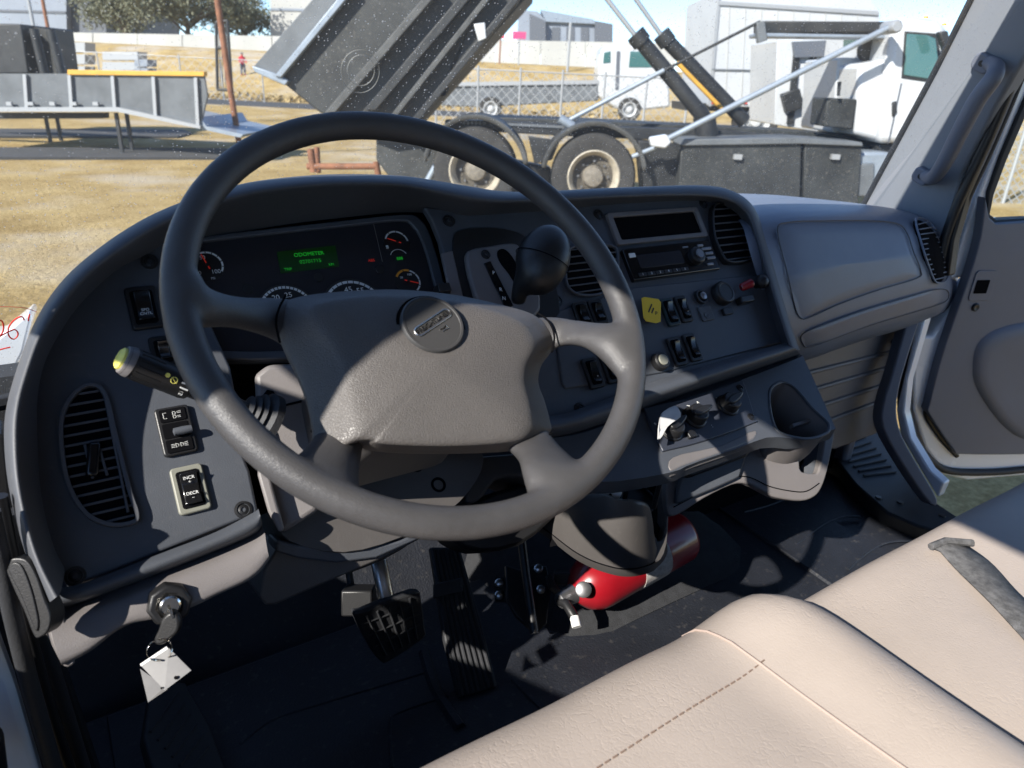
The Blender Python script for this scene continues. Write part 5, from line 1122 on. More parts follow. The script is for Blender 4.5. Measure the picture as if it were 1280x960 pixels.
for off, r, m, dd in ((-4, 0.011, 'black', 1.66), (2, 0.006, 'trim_grey', 1.67), (6, 0.008, 'rubber', 1.68)):
    MB().tube([onX(x+off*0.75, y+off*0.35, dd) for x, y in smooth_poly([(1178,330),(1186,296),(1203,250),(1232,188),(1262,118),(1292,44),(1310,0)], 4, False)], r, 10).obj('pillar_seal', m, DO)
MB().prism([onX(x, y, 1.66) for x, y in ((1178,345),(1178,290),(1188,262),(1213,205),(1253,112),(1294,10),(1312,10),(1262,118),(1234,188),(1208,246),(1192,300),(1186,345))], (0.03, 0, 0)).obj('pillar_flange', 'black', DO, bevel=0.004)
# black sill plate
SLp = thing('door_sill', onZ(1130, 630, FL+0.02), 'black ribbed sill plate at the right door opening', 'sill')
sl = [(1030,548),(1062,540),(1100,528),(1128,575),(1168,626),(1210,654),(1190,668),(1148,657),(1108,640),(1068,604),(1040,568)]
MB().prism([onZ(x, y, FL+0.035) for x, y in sl], (0, 0, -0.06)).obj('sill_plate', 'rubber', SLp, bevel=0.006)
for i in range(7):
    t = i/7; MB().tube([onZ(1042+t*44, 560+t*40, FL+0.037), onZ(1082+t*44, 545+t*52, FL+0.037)], 0.0030, 6).obj('tread_rib', 'rubber', SLp)
for x, y in ((1098, 622), (1125, 628), (1178, 645)): MB().lathe(onZ(x, y, FL+0.035), (0, 0, 1), [(0, 0.008), (0.003, 0.007), (0.003, 0)], 12).obj('rivet', 'black', SLp)

# ================================================================ driver door post at the left edge
DL = thing('driver_door_post', onY(40, 860, 0.62), 'black rubber seals and white flange of the driver door opening', 'door frame')
def lpost(pts, Y, th, name, m, bev=0.003): return MB().prism([onY(x, y, Y) for x, y in pts], (0, th, 0)).obj(name, m, DL, bevel=bev)
lpost([(-40,540),(6,545),(16,640),(40,740),(70,800),(80,840),(130,990),(-40,990)], 0.76, 0.04, 'post_panel', 'black')
lpost([(-60,790),(-4,800),(18,860),(56,990),(-60,990)], 0.66, 0.03, 'white_flange', 'paint_white', 0.006)
for pts, Y, r, m in (([(-12,640),(2,700),(14,760),(32,835),(50,900),(76,990)], 0.64, 0.0075, 'rubber'), ([(0,620),(14,690),(28,760),(46,830),(66,900),(96,990)], 0.67, 0.006, 'black'), ([(12,640),(24,700),(42,770),(62,830),(84,900),(112,990)], 0.70, 0.008, 'rubber')):
    MB().tube([onY(x, y, Y) for x, y in smooth_poly(pts, 4, False)], r, 10).obj('rubber_seal', m, DL)
lpost([(-30,915),(4,925),(12,990),(-30,990)], 0.60, 0.02, 'striker', 'black', 0.006)
GB = thing('dash_end_grip', atd(35, 745, 0.58), 'rounded black rubber grip at the left end of the dashboard', 'grip')
gp = smooth_poly([(6,708),(12,699),(28,698),(38,706),(47,724),(55,748),(63,770),(60,788),(50,797),(42,795),(30,765),(16,735)], 4)
MB().prism([atd(x, y, 0.600) for x, y in gp], FW*0.02).obj('grip_body', 'black', GB, bevel=0.009, seg=4)
gp2 = smooth_poly([(10,710),(18,703),(27,708),(36,728),(43,752),(48,778),(45,790),(38,775),(26,745),(14,722)], 3)
MB().prism([atd(x, y, 0.5985) for x, y in gp2], FW*0.01).obj('grip_face', 'black', GB, bevel=0.004, seg=3)
# ================================================================ outside: yard, trucks, fence, buildings
mat('fender', (0.060, 0.062, 0.062), 0.6, var=0.3, vs=5, dirt=0.3)
mat('hub_dust', (0.17, 0.15, 0.12), 0.8, var=0.3, vs=20, dirt=0.3)
fwd = _f0; rgt = _r0; up3 = V((0, 0, 1))
def gpoly(pts, d, th, name, m, parent, bevel=0, smooth=40):      # a solid whose near face stands at distance d
    return MB().prism([gd(x, y, d) for x, y in pts], fwd*th).obj(name, m, parent, bevel=bevel, smooth=smooth)
def gbar(a, c, d, r, name, m, parent, d2=None, seg=10, flat=None):
    return MB().tube([gd(*a, d), gd(*c, d2 or d)], r, seg, flat=flat).obj(name, m, parent)
def base(p): return V((p.x, p.y, 0))
def gz(x, d):   # pixel row of the ground at distance d under pixel column x
    lo, hi = 60, 900
    for _ in range(40):
        m_ = (lo+hi)/2
        if gd(x, m_, d).z > 0: lo = m_
        else: hi = m_
    return lo
def wheel(parent, x, y, d, R, wd, rimm='rim_cream', name='wheel', dual=True, faces=rgt):
    c = gd(x, y, d); ax = fwd
    w_ = MB().lathe(c, ax, [(0.0, R*0.62), (-0.02*0, R*0.66), (-0.03, R*0.80), (-0.02, R*0.95), (0.02, R), (wd-0.02, R), (wd, R*0.94), (wd, R*0.6)], 36, caps=False).obj(name, 'tyre', parent)
    MB().lathe(c, ax, [(-0.005, R*0.63), (-0.014, R*0.60), (0.02, R*0.54), (0.14, R*0.48)], 32, caps=False).obj('wheel_rim', rimm, w_)
    MB().lathe(c, ax, [(0.13, R*0.5), (0.13, R*0.26), (0.04, R*0.22), (0.02, R*0.10), (0.02, 0)], 28).obj('wheel_hub', 'hub_dust' if rimm == 'rim_cream' else rimm, w_)
    for k in range(8):
        a = 2*PI*k/8; p = c + rgt*(R*0.36*math.cos(a)) + up3*(R*0.36*math.sin(a)) + fwd*0.13
        MB().lathe(p, -fwd, [(0, R*0.035), (0.03, R*0.03), (0.03, 0)], 6).obj('wheel_nut', 'steel', w_)
    return w_

def bankz(d): t = min(1, max(0, (d-46)/16)); return 3.0*t*t*(3-2*t)
def bp(x, d): q = base(gd(x, 100, d)); q.z = bankz(d); return q
rows = [[rgt*(-160+20*j)+fwd*d_+V((0, 0, bankz(d_)+0.02*(1 if d_ > 45 else -2))) for j in range(24)] for d_ in (44, 46, 49, 52, 55, 58, 60, 62, 70, 85, 110, 150)]
struct(MB().grid(rows).obj('grass_bank', 'dry_grass', smooth=180))
# ---------------- roll-off truck, 9.5 m away
D = 9.4
RO = thing('roll_off_truck', base(gd(900, 200, D+1)), 'black roll-off truck with white cab and raised tilt bed', 'truck')
gpoly([(556,150),(610,151),(720,157),(900,163),(1090,181),(1092,196),(900,178),(720,171),(600,164),(556,162)], D+0.4, 0.25, 'frame_rail', 'black_metal', RO, 0.01)
gpoly([(600,146),(720,150),(840,156),(1000,164),(1090,172),(1090,182),(900,172),(720,163),(600,158)], D+0.7, 0.8, 'subframe', 'steel_dark', RO, 0.01)
gpoly([(612,153),(720,158),(720,161.5),(612,156)], D+0.38, 0.02, 'frame_flange', 'steel_mid', RO, 0.003)
for k in range(6): MB().lathe(gd(580+5*k, 153.2+0.2*k, D+0.40), -fwd, [(0, 0.02), (0.01, 0.018), (0.01, 0.008), (0, 0.008)], 12).obj('bolt_hole', 'galv', RO)
wheel(RO, 742, 222, D-0.1, 0.53, 0.35); wheel(RO, 594, 214, D-0.1, 0.53, 0.35)
def fender(x, y, R, d, a0=10, a1=172, lip=0.05):
    c = gd(x, y, d); rows = []
    for k in range(25):
        a = math.radians(a0+(a1-a0)*k/24); dr = rgt*math.cos(a)+up3*math.sin(a)
        rows.append([c+dr*(R-lip)-fwd*0.0, c+dr*R, c+dr*R+fwd*0.65])
    MB().grid(rows).obj('fender', 'fender', RO, solid=0.012, smooth=60)
fender(742, 222, 0.66, D-0.14); fender(594, 214, 0.66, D-0.14)
gpoly([(660,170),(700,176),(690,200),(668,205)], D, 0.05, 'mudguard_bracket', 'black_metal', RO, 0.01)
gpoly([(640,200),(690,210),(690,262),(640,262)], D+0.5, 0.3, 'axle_housing', 'black_metal', RO, 0.05)
# tool boxes and tank along the side
gpoly([(852,181),(1002,178),(1000,262),(846,262)], D-0.15, 0.6, 'tool_box', 'steel_dark', RO, 0.015)
gpoly([(1006,178),(1078,181),(1072,262),(1004,262)], D-0.15, 0.6, 'tool_box', 'steel_dark', RO, 0.015)
gpoly([(856,174),(1000,172),(1078,178),(1079,183),(1000,180),(852,182)], D-0.2, 0.65, 'tool_box_lid', 'steel_mid', RO, 0.01)
for x, y in ((922, 196), (1044, 196)): MB().boxf(gd(x, y, D-0.18), rgt, up3, fwd, 0.05, 0.03, 0.03).obj('box_latch', 'galv', RO)
gpoly([(798,176),(852,182),(848,262),(806,262)], D+0.1, 0.4, 'side_plate', 'black_metal', RO, 0.01)
gpoly([(1076,190),(1112,190),(1116,196),(1112,226),(1072,232),(1070,200)], D-0.05, 0.55, 'fuel_tank', 'steel_light', RO, 0.05)
gpoly([(1070,205),(1094,204),(1092,246),(1066,246)], D-0.1, 0.3, 'cab_step', 'steel_mid', RO, 0.02)
# raised bed: sloping box seen from the side with long beams
TB = gpoly([(344,96),(440,-14),(668,-14),(600,62),(512,160),(470,166),(400,141)], D+0.3, 1.6, 'tilt_bed', 'steel_dark', RO, 0.02)
gpoly([(316,84),(402,-14),(440,-14),(346,97)], D+0.25, 1.7, 'bed_side_wall', 'steel_mid', TB, 0.01)
gpoly([(432,-14),(443,-14),(351,97),(343,95)], D+0.16, 0.1, 'bed_edge_rail', 'steel_light', TB, 0.01)
gpoly([(314,82),(345,92),(360,101),(356,107),(318,90)], D+0.2, 1.2, 'bed_sill', 'steel_light', TB, 0.01)
for (xa, ya, xb, yb, ww, mm2) in ((545, -14, 412, 141, 13, 'fender'), (590, -14, 462, 138, 15, 'black_metal'), (618, -14, 488, 150, 9, 'fender'), (655, -14, 515, 155, 11, 'black_metal')):
    gpoly([(xa-ww*.5, ya), (xa+ww*.5, ya), (xb+ww*.5, yb), (xb-ww*.5, yb)], D+0.12, 0.2, 'bed_beam', mm2, TB, 0.01)
gpoly([(592,30),(606,28),(608,48),(598,52)], D+0.1, 0.05, 'bed_hook', 'truck_white', TB, 0.01)
gpoly([(556,118),(575,40),(588,30),(602,46),(548,120)], D+0.25, 0.1, 'bed_gusset', 'steel_dark', TB, 0.01)
# lower hinge frame behind the wheel rim
gpoly([(470,160),(512,160),(560,172),(560,200),(540,240),(500,240),(470,200)], D+0.6, 1.0, 'hinge_frame', 'steel_dark', RO, 0.02)
gbar((520, 150), (600, 240), D+0.3, 0.05, 'stay_bar', 'steel_mid', RO); gbar((560, 180), (528, 238), D+0.25, 0.045, 'stay_bar', 'steel_light', RO)
gbar((820, 184), (790, 196), D-0.1, 0.03, 'stay_bar', 'steel_light', RO)
# hydraulic rams
for dx, dz in ((0, 0.3), (52, 1.1)):
    gbar((744+dx*0.72, -20), (800+dx*0.62, 52), D+dz, 0.03, 'ram_rod', 'galv', RO)
    gbar((797+dx*0.62, 46), (884+dx*0.9, 152), D+dz, 0.095, 'ram_barrel', 'black_metal', RO)
    gbar((794+dx*0.62, 42), (803+dx*0.62, 54), D+dz, 0.12, 'ram_gland', 'black_metal', RO)
gbar((846, 78), (906, 140), D+0.9, 0.03, 'ram_hose', 'safety_yellow', RO)
gbar((880, 145), (884, 172), D+0.3, 0.14, 'ram_mount', 'black_metal', RO)
# tarp gear: top roller and long light arms
gpoly([(952,26),(1112,27),(1114,41),(952,42)], D+0.2, 0.35, 'tarp_roller_box', 'black_metal', RO, 0.02)
gpoly([(948,41),(1114,44),(1114,48),(948,46)], D+0.18, 0.4, 'roller_tray', 'steel_light', RO, 0.01)
gpoly([(946,28),(956,26),(960,50),(948,54)], D+0.15, 0.1, 'roller_bracket', 'steel_mid', RO, 0.01)
ar = gbar((826, 178), (1118, 31), D-0.3, 0.036, 'tarp_arm', 'steel_light', RO)
gpoly([(812,172),(834,168),(840,178),(832,186),(814,183)], D-0.35, 0.12, 'arm_foot', 'truck_white', RO, 0.02)
MB().lathe(gd(1122, 33, D-0.4), fwd, [(0, 0.05), (0.03, 0.07), (0.3, 0.07), (0.32, 0.05), (0.32, 0)], 24).obj('arm_pivot', 'galv', RO)
gbar((708, 152), (830, 88), D+0.2, 0.03, 'tarp_arm', 'steel_light', RO); gbar((830, 88), (950, 27), D+0.2, 0.018, 'tarp_cable', 'black_metal', RO)
gbar((700, 148), (716, 158), D+0.15, 0.06, 'arm_pivot', 'steel_light', RO)
# cab
CB = gpoly([(1118,28),(1128,22),(1176,25),(1186,36),(1192,70),(1230,110),(1240,180),(1160,178),(1098,180),(1106,100)], D, 2.1, 'cab', 'truck_white', RO, 0.08)
gpoly([(1074,80),(1118,72),(1124,90),(1116,130),(1105,178),(1068,168)], D+0.1, 1.9, 'sleeper_side', 'truck_white', RO, 0.05)
gpoly([(1134,42),(1160,44),(1170,48),(1173,72),(1166,100),(1130,94)], D-0.02, 0.05, 'cab_window', 'win_teal', CB, 0.01)
gpoly([(1131,39),(1172,42),(1177,74),(1169,104),(1127,98)], D-0.008, 0.02, 'window_rubber', 'black_metal', CB, 0.005)
gpoly([(1116,128),(1121,126),(1122,140),(1116,146)], D-0.03, 0.04, 'door_handle', 'black_metal', CB, 0.01)
gpoly([(1126,104),(1128,104),(1112,178),(1110,178)], D-0.004, 0.01, 'door_gap', 'bld_dark', CB)
for x, y in ((1157, 23), (1180, 32)): MB().lathe(gd(x, y, D+0.3), up3, [(0, 0.03), (0.025, 0.025), (0.03, 0)], 12).obj('roof_lamp', 'orange', CB)
gpoly([(1174,40),(1186,38),(1190,62),(1182,66)], D-0.3, 0.1, 'door_mirror', 'black_metal', CB, 0.02)
gpoly([(1098,178),(1240,180),(1240,215),(1120,212),(1096,190)], D+0.15, 1.8, 'cab_underside', 'black_metal', RO, 0.05)
gpoly([(1048,102),(1052,102),(1050,120),(1047,120)], D+0.0, 0.03, 'grab_bar', 'black_metal', RO)
gpoly([(1034,122),(1072,124),(1066,162),(1030,158)], D+0.1, 0.5, 'battery_box', 'steel_dark', RO, 0.02)
# second white body with racks between bed and cab
gpoly([(1048,72),(1076,72),(1070,168),(1040,166)], D+0.7, 1.2, 'cab_rear_wall', 'truck_white', RO, 0.03)
gpoly([(1078,46),(1112,48),(1108,72),(1076,72)], D+0.8, 0.6, 'rear_window', 'win_teal', RO, 0.01)
MB().lathe(gd(1099, 57, D+0.5), -fwd, [(0, 0.075), (0.05, 0.07), (0.06, 0)], 18).obj('work_lamp', 'rim_cream', RO)
MB().lathe(gd(1086, 62, D+0.6), -fwd, [(0, 0.15), (0.08, 0.14), (0.09, 0)], 18).obj('air_horn', 'black_metal', RO)

# ---------------- white box truck behind it
D2 = 17.0
BT = thing('box_truck', base(gd(930, 140, D2+1)), 'white box truck parked behind the roll-off truck', 'truck')
gpoly([(897,-4),(898,-12),(1088,-2),(1100,14),(1098,140),(1000,136),(887,132)], D2, 3.2, 'cargo_box', 'box_white', BT, 0.015)
gpoly([(898,-6),(901,-6),(889,133),(886,133)], D2-0.03, 0.04, 'box_edge_rail', 'galv', BT)
gpoly([(898,1),(1098,14),(1098,19),(898,6)], D2-0.04, 0.05, 'roof_rail', 'galv', BT)
for k in range(9):
    x = 912+k*20; gpoly([(x, 6+k*1.1), (x+0.8, 6+k*1.1), (x-5, 132), (x-5.8, 132)], D2-0.015, 0.02, 'panel_seam', 'wall_white', BT)
gpoly([(890,86),(1000,88),(1000,90),(890,88)], D2-0.03, 0.03, 'rub_rail', 'steel_mid', BT)
gpoly([(856,128),(1000,134),(1000,142),(856,138)], D2+0.3, 1.6, 'chassis', 'black_metal', BT)
for k in range(8):
    x = 890+k*13; gpoly([(x, 127.5), (x+5, 127.8), (x+5, 130), (x, 129.7)], D2-0.04, 0.02, 'red_marker', 'redprint', BT)
wheel(BT, 946, 152, D2+0.2, 0.50, 0.3, 'truck_white'); 
gpoly([(972,50),(1040,46),(1046,62),(1040,168),(968,156)], D2-4.2, 1.5, 'rack_body', 'truck_white', RO, 0.02)
for x0, x1 in ((990, 998), (1012, 1019)): gpoly([(x0+4,52),(x1+4,52),(x1-6,155),(x0-6,155)], D2-4.25, 0.05, 'rack_strap', 'black_metal', RO)
gpoly([(992,52),(1042,50),(1044,70),(994,72)], D2-4.3, 0.1, 'rack_window', 'bld_dark', RO)
gpoly([(978,118),(1000,110),(1006,134),(984,142)], D2-4.35, 0.2, 'hose_bundle', 'black_metal', RO, 0.02)

# ---------------- small white flatbed truck far behind
D3 = 34.0
FT = thing('flatbed_truck', base(gd(760, 140, D3)), 'small white flatbed truck beyond the chain-link fence', 'truck')
cb3 = gpoly([(748,86),(752,62),(758,56),(812,57),(822,66),(828,88),(836,96),(838,134),(800,138),(770,136),(748,120)], D3, 2.2, 'cab', 'truck_white', FT, 0.1)
gpoly([(788,64),(810,65),(816,84),(786,84)], D3-0.03, 0.05, 'cab_window', 'win_teal', cb3)
gpoly([(755,66),(763,64),(763,78),(754,79)], D3-0.03, 0.05, 'cab_window', 'win_teal', cb3)
gpoly([(771,64),(775,64),(773,112),(769,112)], D3-0.04, 0.04, 'exhaust_stack', 'bld_dark', FT)
gpoly([(552,106),(748,104),(748,126),(600,134),(552,132)], D3+0.1, 2.2, 'flat_bed', 'steel_mid', FT, 0.05)
gpoly([(552,103),(748,100),(748,105),(552,108)], D3, 2.3, 'deck_edge', 'galv', FT)
wheel(FT, 787, 137, D3-0.2, 0.50, 0.3, 'truck_white'); wheel(FT, 613, 136, D3-0.2, 0.50, 0.3, 'truck_white')

# ---------------- yard ramp on legs at the left
D4 = 14.5
YR = thing('yard_ramp', base(gd(130, 170, D4)), 'grey steel yard ramp on legs with a yellow top edge', 'ramp')
sp = gpoly([(-60,92),(85,92),(255,95),(259,120),(250,160),(196,148),(146,137),(-60,137)], D4, 0.06, 'side_panel', 'steel_mid', YR)
gpoly([(-60,92),(85,92),(255,95),(259,120),(250,160),(196,148),(146,137),(-60,137)], D4+2.2, 0.06, 'side_panel', 'steel_mid', YR)
gpoly([(-60,134),(146,134),(196,145),(250,157),(250,161),(196,150),(146,139.5),(-60,139.5)], D4-0.1, 2.4, 'deck', 'galv', YR)
gpoly([(84,87),(170,88.5),(255,89.5),(255,95.5),(170,94.5),(84,93.5)], D4-0.05, 0.16, 'yellow_edge', 'safety_yellow', YR, 0.01)
for x, y0, y1 in ((-20, 93, 137), (30, 93, 137), (86, 94, 137), (140, 95, 137), (191, 96, 147), (244, 97, 158)): gpoly([(x-2, y0), (x+2, y0), (x+5, y1), (x+1, y1)], D4-0.06, 0.06, 'rib', 'galv', YR)
for k in range(5): MB().boxf(gd(12+27*k, 129.5, D4-0.08), rgt, up3, fwd, 0.05, 0.03, 0.03).obj('lug', 'galv', YR)
gpoly([(-60,141),(130,141),(130,148),(-60,149)], D4+1.1, 0.2, 'cross_beam', 'black_metal', YR)
for x, d in ((145, D4+0.1), (158, D4+0.6), (56, D4+1.9), (70, D4+2.2)):
    p = gd(x, 141, d); MB().boxf(V((p.x, p.y, p.z/2)), rgt, fwd, up3, 0.03, 0.03, p.z/2).obj('leg', 'black_metal', YR)
lp = [gd(250,146,D4+0.0), gd(258,158,D4+0.0), gd(304,168,D4-0.0), gd(300,172,D4), gd(250,161,D4)]
MB().prism(lp, fwd*2.2).obj('approach_plate', 'steel_light', YR)
# two long dark strips standing in for the ramp's shadow bands on the grass
for ya, yb, xe, l in ((163, 173, 228, 'long dark strip standing in for the yard ramp shadow, the farther one'), (187, 200, 282, 'long dark strip standing in for the yard ramp shadow, nearest the windscreen')):
    st_ = MB().prism([onZ(-60, ya, 0), onZ(xe, ya+1, 0), onZ(xe+12, (ya+yb)/2, 0), onZ(xe-6, yb, 0), onZ(-60, yb, 0)], (0, 0, 0.05)).obj('ramp_shadow_strip', 'asphalt_and_shadow'); tag(st_, l, 'shadow strip', 'ramp shadow strips on the grass')
# rusty pole and its base frame
PO = thing('rusty_pole', base(gd(296, 170, 15.6)), 'thin rusty steel pole standing beside the yard ramp', 'pole')
p1 = base(gd(299, 171, 15.6)); MB().tube([p1, p1+V((-0.10, 0, 1.6)), p1+V((-0.22, 0, 4.2))], 0.06, 10).obj('shaft', 'rust', PO)
MB().lathe(p1, up3, [(0, 0.16), (0.03, 0.16), (0.03, 0.08)], 12).obj('foot_plate', 'rust', PO)
RS = thing('rusty_stand', base(gd(400, 215, 10.5)), 'low rust coloured steel stand behind the wheel rim', 'stand')
gbar((388, 186), (392, 215), 10.5, 0.05, 'leg', 'rust', RS); gbar((396, 184), (398, 216), 10.7, 0.04, 'leg', 'rust', RS); gbar((384, 208), (472, 208), 10.5, 0.045, 'rail', 'rust', RS); gbar((470, 202), (474, 226), 10.5, 0.045, 'leg', 'rust', RS)
# dark skip at the far left with mesh sides
SK = thing('dark_skip', base(gd(36, 92, 17.5)), 'dark mesh-sided skip at the far left behind the ramp', 'skip')
gpoly([(-60,28),(26,30),(36,92),(-60,93)], 17.5, 2.0, 'skip_body', 'black_metal', SK, 0.03)
gpoly([(26,32),(66,37),(76,93),(36,93)], 17.9, 0.05, 'mesh_panel', 'steel_dark', SK)
for a, c in (((42,36),(56,93)), ((63,37),(78,93))): gbar(a, c, 17.6, 0.10, 'upright', 'black_metal', SK)
# ---------------- chain-link fence
def fence(x0, x1, d, top, nm, label, npost, m='galv', sp=0.30):
    F = thing(nm, base(gd((x0+x1)/2, 120, d)), label, 'fence')
    a = base(gd(x0, 120, d)); c = base(gd(x1, 120, d)); L = (c-a).length; t = (c-a).normalized(); H_ = top
    for k in range(npost+1): MB().tube([a+t*(L*k/npost), a+t*(L*k/npost)+V((0, 0, H_+0.1))], 0.035, 8).obj('post', m, F)
    MB().tube([a+V((0, 0, H_)), c+V((0, 0, H_))], 0.025, 6).obj('top_rail', m, F)
    b = MB(); nn = int(L/sp); n_ = t.cross(up3)
    def wire(p, q):
        dv = (q-p).normalized(); s = dv.cross(n_).normalized()*0.009; b.add([p-s, p+s, q+s, q-s], [(0, 1, 2, 3)])
    for k in range(-int(H_/sp), nn):
        for sg in (1, -1):
            xa = k*sp; xb = k*sp+H_; za, zb = (0, H_) if sg == 1 else (H_, 0)
            if xa < 0: za = za+sg*(-xa); xa = 0
            if xb > L: zb = zb-sg*(xb-L); xb = L
            if xb > xa: wire(a+t*xa+V((0, 0, za)), a+t*xb+V((0, 0, zb)))
    struct(b.obj('wire_mesh', 'galv', F), 'stuff')
    return F
fence(545, 860, 24.0, 2.0, 'chain_link_fence', 'chain-link fence in front of the small flatbed truck', 6)
fence(-20, 330, 42.0, 2.1, 'chain_link_fence', 'chain-link fence across the yard behind the yard ramp', 7, sp=0.5)
fence(1190, 1400, 14.0, 2.0, 'chain_link_fence', 'chain-link fence seen through the passenger door window', 4, sp=0.16)
# gate frame beside the pole
GT = thing('mesh_gate', base(gd(278, 110, 26)), 'tall dark mesh gate beside the rusty pole', 'gate')
for a, c in (((270,28),(272,112)), ((284,26),(290,113)), ((270,28),(284,26)), ((272,112),(290,113)), ((271,60),(287,60))): gbar(a, c, 26, 0.05, 'frame_bar', 'black_metal', GT)
for k in range(5): gbar((270+3*k, 28), (273+3*k, 112), 26, 0.012, 'wire', 'black_metal', GT)
# ---------------- white boundary wall and buildings
BWl = thing('boundary_wall', base(gd(420, 80, 70)), 'long white boundary wall across the far side of the yard', 'wall')
for k in range(14):
    x0_ = 60+k*56; gpoly([(x0_, 40+ (x0_-60)*0.018), (x0_+55.4, 41+(x0_-60)*0.018), (x0_+55.4, 68.5+(x0_-60)*0.028), (x0_, 67+(x0_-60)*0.028)], 70+0.05*(k % 2), 0.3, 'wall_panel', 'wall_white', BWl)
RD_ = MB().prism([base(gd(150, 100, 37)), base(gd(900, 100, 37)), base(gd(900, 100, 43)), base(gd(150, 100, 43))], (0, 0, 0.012)).obj('road', 'asphalt_and_shadow'); struct(RD_)
B1 = thing('shed', base(gd(60, 80, 95)), 'pale blue-grey industrial shed at the far left', 'building')
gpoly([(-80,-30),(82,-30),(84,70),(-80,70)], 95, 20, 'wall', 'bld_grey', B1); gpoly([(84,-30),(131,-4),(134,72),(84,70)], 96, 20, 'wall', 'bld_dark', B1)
gpoly([(-80,10),(82,14),(82,17),(-80,13)], 94.9, 0.05, 'band', 'bld_dark', B1)
B2 = thing('warehouse', base(gd(710, 80, 100)), 'grey warehouse with dark end wall behind the white wall', 'building')
gpoly([(648,12),(672,14),(682,26),(682,62),(646,62)], 100, 15, 'end_wall', 'bld_grey', B2); gpoly([(662,17),(682,26),(682,60),(662,60)], 99.9, 0.05, 'end_door', 'bld_dark', B2)
gpoly([(680,24),(744,28),(744,62),(680,62)], 101, 15, 'long_wall', 'bld_grey', B2); gpoly([(676,12),(742,24),(746,30),(682,27)], 100.5, 15, 'roof', 'steel_light', B2)
gpoly([(744,26),(766,30),(766,62),(744,62)], 100, 15, 'annex_wall', 'bld_dark', B2)
for k in range(3): gpoly([(690+18*k, 34), (700+18*k, 34), (700+18*k, 58), (690+18*k, 58)], 100.9, 0.05, 'door', 'bld_dark', B2)
B3 = thing('white_building', base(gd(372, 60, 88)), 'plain white building behind the raised bed', 'building'); gpoly([(338,-30),(420,-30),(420,76),(338,74)], 88, 10, 'wall', 'wall_white', B3); gpoly([(338,10),(420,12),(420,15),(338,13)], 87.9, 0.1, 'band', 'bld_grey', B3)
# signs, lamp posts
SG = thing('red_sign', base(gd(630, 60, 60)), 'small red sign board on posts near the white wall', 'sign')
gpoly([(622,33),(632,34),(630,48),(620,47)], 60, 0.1, 'board', 'shirt_red', SG); gbar((626, 46), (624, 84), 60, 0.06, 'post', 'rust', SG)
mat('magenta', (0.45, 0.05, 0.16), 0.6)
SG2 = thing('magenta_sign', base(gd(650, 60, 60)), 'small magenta sign board right of the red sign', 'sign'); gpoly([(641,39),(658,40),(657,49),(641,49)], 60, 0.1, 'board', 'magenta', SG2); gbar((649, 48), (648, 84), 60, 0.06, 'post', 'galv', SG2)
for x, t_, d, l in ((53, -20, 48, 'pale lamp post at the far left in front of the shed'), (70, -20, 47, 'slim brown post beside the pale lamp post'), (709, 28, 58, 'white post in front of the warehouse')):
    P_ = thing('yard_post', base(gd(x, 90, d)), l, 'post', 'posts across the far yard'); q = base(gd(x, 90, d)); hgt = gd(x, t_, d).z
    MB().tube([q, q+V((0, 0, hgt))], 0.10, 8).obj('shaft', 'galv' if 'brown' not in l else 'rust', P_)
# dark skip row, spools and odds and ends along the far side: pallets
for k, (x, y, wv, hv, d, m_, l) in enumerate(((150, 62, 22, 14, 48, 'galv', 'pale grey pallet stack behind the ramp, leftmost of two'), (176, 72, 8, 8, 47, 'bld_grey', 'small blue-grey crate behind the ramp'), (88, 50, 18, 20, 49, 'galv', 'pale grey pallet stack behind the ramp, nearest the skip'))):
    T_ = thing('pallet_stack' if 'pallet' in l else 'crate', base(gd(x, y, d)), l, 'pallets' if 'pallet' in l else 'crate')
    zb = gz(x, d)
    for q in range(4): h0 = zb-(zb-y)*(q/4); gpoly([(x-wv, h0), (x+wv, h0), (x+wv, h0-(zb-y)/4*0.8), (x-wv, h0-(zb-y)/4*0.8)], d, 1.2, 'board_layer', m_, T_)
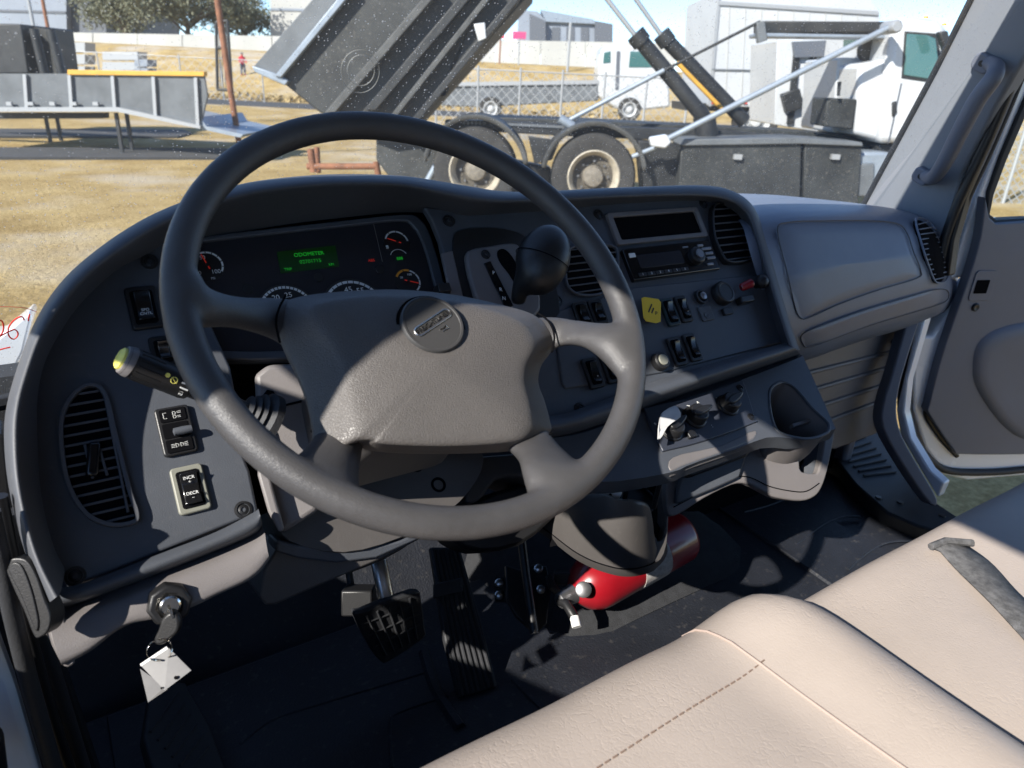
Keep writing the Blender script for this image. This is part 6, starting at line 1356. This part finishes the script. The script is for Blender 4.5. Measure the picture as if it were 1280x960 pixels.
# person in red far off, sitting on a low bench
ps = bp(305, 53)
def person(loc):
    t = thing('person', loc, 'person in a red top far off beside the rusty pole', 'person')
    me = bpy.data.meshes.new('body'); J = [(0,0,0.92),(0,0,1.15),(0,-0.02,1.42),(0,-0.03,1.52),(0,-0.04,1.66),(0,-0.04,1.76), (0.20,0,1.40),(0.30,-0.06,1.14),(0.26,-0.24,0.98),(-0.20,0,1.40),(-0.30,-0.06,1.14),(-0.22,-0.26,1.02),(0.11,0,0.86),(0.13,-0.05,0.48),(0.14,0.02,0.08),(0.15,-0.14,0.04),(-0.11,0,0.86),(-0.13,-0.02,0.48),(-0.15,0.06,0.08),(-0.16,-0.10,0.04)]
    E_ = [(0,1),(1,2),(2,3),(3,4),(4,5),(2,6),(6,7),(7,8),(2,9),(9,10),(10,11),(0,12),(12,13),(13,14),(14,15),(0,16),(16,17),(17,18),(18,19)]
    R = [.15,.15,.16,.06,.10,.08,.07,.05,.045,.07,.05,.045,.10,.07,.05,.045,.10,.07,.05,.045]
    J = [tuple(0.8*q for q in p) for p in J]; R = [0.8*q for q in R]
    me.from_pydata(J, E_, []); o = bpy.data.objects.new('body', me); COL.objects.link(o); place(o, loc, t); me.materials.append(MATS['shirt_red'])
    o.modifiers.new('skin', 'SKIN'); o.modifiers.new('sub', 'SUBSURF').render_levels = 1
    for i, r in enumerate(R): me.skin_vertices[0].data[i].radius = (r, r)
    me.skin_vertices[0].data[0].use_root = True
    MB().lathe(loc+V((0, -0.03, 1.26)), up3, [(0, 0.04), (0.03, 0.07), (0.10, 0.085), (0.16, 0.065), (0.185, 0)], 14).obj('head', 'skin', t, smooth=180)
    MB().lathe(loc+V((0, -0.025, 1.36)), up3, [(0, 0.088), (0.05, 0.084), (0.09, 0.05), (0.095, 0)], 14).obj('cap', 'bld_dark', t, smooth=180)
    for s in (-1, 1): MB().tube([loc+V((s*0.08, 0, 0.74)), loc+V((s*0.104, -0.024, 0.385)), loc+V((s*0.116, 0.032, 0.05))], [0.10, 0.072, 0.06], 10).obj('trouser_leg', 'jeans', t)
person(ps)

# ---------------- trees
def tree(x, d, h, rad, name, label, seed, n=2600, lean=0):
    rnd = random.Random(seed); p = bp(x, d); T = thing(name, p, label, 'tree')
    b = MB(); b.tube([p, p+V((0.1, 0, h*0.22)), p+V((0.3+lean, 0, h*0.45))], [0.38, 0.28, 0.18], 10)
    tips = []
    for k in range(9):
        a = 2*PI*k/9+rnd.random(); r = rad*(0.45+0.4*rnd.random()); q = p+V((r*math.cos(a), r*math.sin(a), h*(0.5+0.4*rnd.random())))
        s = p+V((0.15, 0, h*(0.22+0.2*rnd.random()))); m_ = s.lerp(q, 0.5)+V((0, 0, h*0.06)); b.tube([s, m_, q], [0.16, 0.09, 0.03], 6); tips += [q, m_.lerp(q, 0.5)]
    b.obj('trunk', 'bark', T)
    cl_ = [(q+V((rnd.uniform(-1, 1), rnd.uniform(-1, 1), rnd.uniform(-.5, .8)))*rad*0.25, rad*rnd.uniform(0.22, 0.42)) for q in tips for _ in range(2)]
    b = MB()
    for k in range(n):
        c_, r = cl_[rnd.randrange(len(cl_))]; v = V((rnd.gauss(0, 1), rnd.gauss(0, 1), rnd.gauss(0, 0.8))).normalized()*(r*rnd.random()**0.45)
        q = c_+v; s = rnd.uniform(0.10, 0.24); a1 = V((rnd.gauss(0, 1), rnd.gauss(0, 1), rnd.gauss(0, 1))).normalized(); a2 = a1.cross(V((rnd.gauss(0, 1), rnd.gauss(0, 1), rnd.gauss(0, 1)))).normalized()
        b.add([q-a1*s, q+a2*s*0.5, q+a1*s, q-a2*s*0.5], [(0, 1, 2, 3)])
    struct(b.obj('crown', 'leaf', T), 'stuff')
tree(240, 84, 6.6, 6.5, 'oak_tree', 'broad grey-green oak at the top left behind the white wall', 3, 13000)
tree(165, 90, 6.4, 5.2, 'oak_tree', 'smaller oak left of the broad oak at the top left', 5, 8000)
tree(308, 92, 6.4, 4.6, 'oak_tree', 'oak right of the broad oak near the rusty pole', 9, 6500)
tree(900, 90, 6, 3.0, 'far_tree', 'far tree hidden behind the white box truck', 11, 900)
# tyre scrub / low brush line along the far fence
b = MB(); rnd = random.Random(4)
for k in range(2600):
    x = rnd.uniform(120, 800); d = rnd.uniform(44, 47); q = base(gd(x, 100, d))+V((0, 0, rnd.uniform(0, 0.35)*rnd.random())); s = rnd.uniform(0.08, 0.25)
    a1 = V((rnd.gauss(0, 1), rnd.gauss(0, 1), abs(rnd.gauss(0, 1)))).normalized(); a2 = a1.cross(V((rnd.gauss(0, 1), rnd.gauss(0, 1), rnd.gauss(0, 1)))).normalized()
    b.add([q-a1*s, q+a2*s*0.4, q+a1*s, q-a2*s*0.4], [(0, 1, 2, 3)])
mat('straw', (0.36, 0.27, 0.13), 0.9, var=0.3, vs=3)
br = b.obj('dry_brush', 'straw'); struct(br, 'stuff'); tag(br, 'line of dry straw coloured brush along the far fence', 'brush')
for k in list(WO):
    if 'wo' in k: del k['wo']
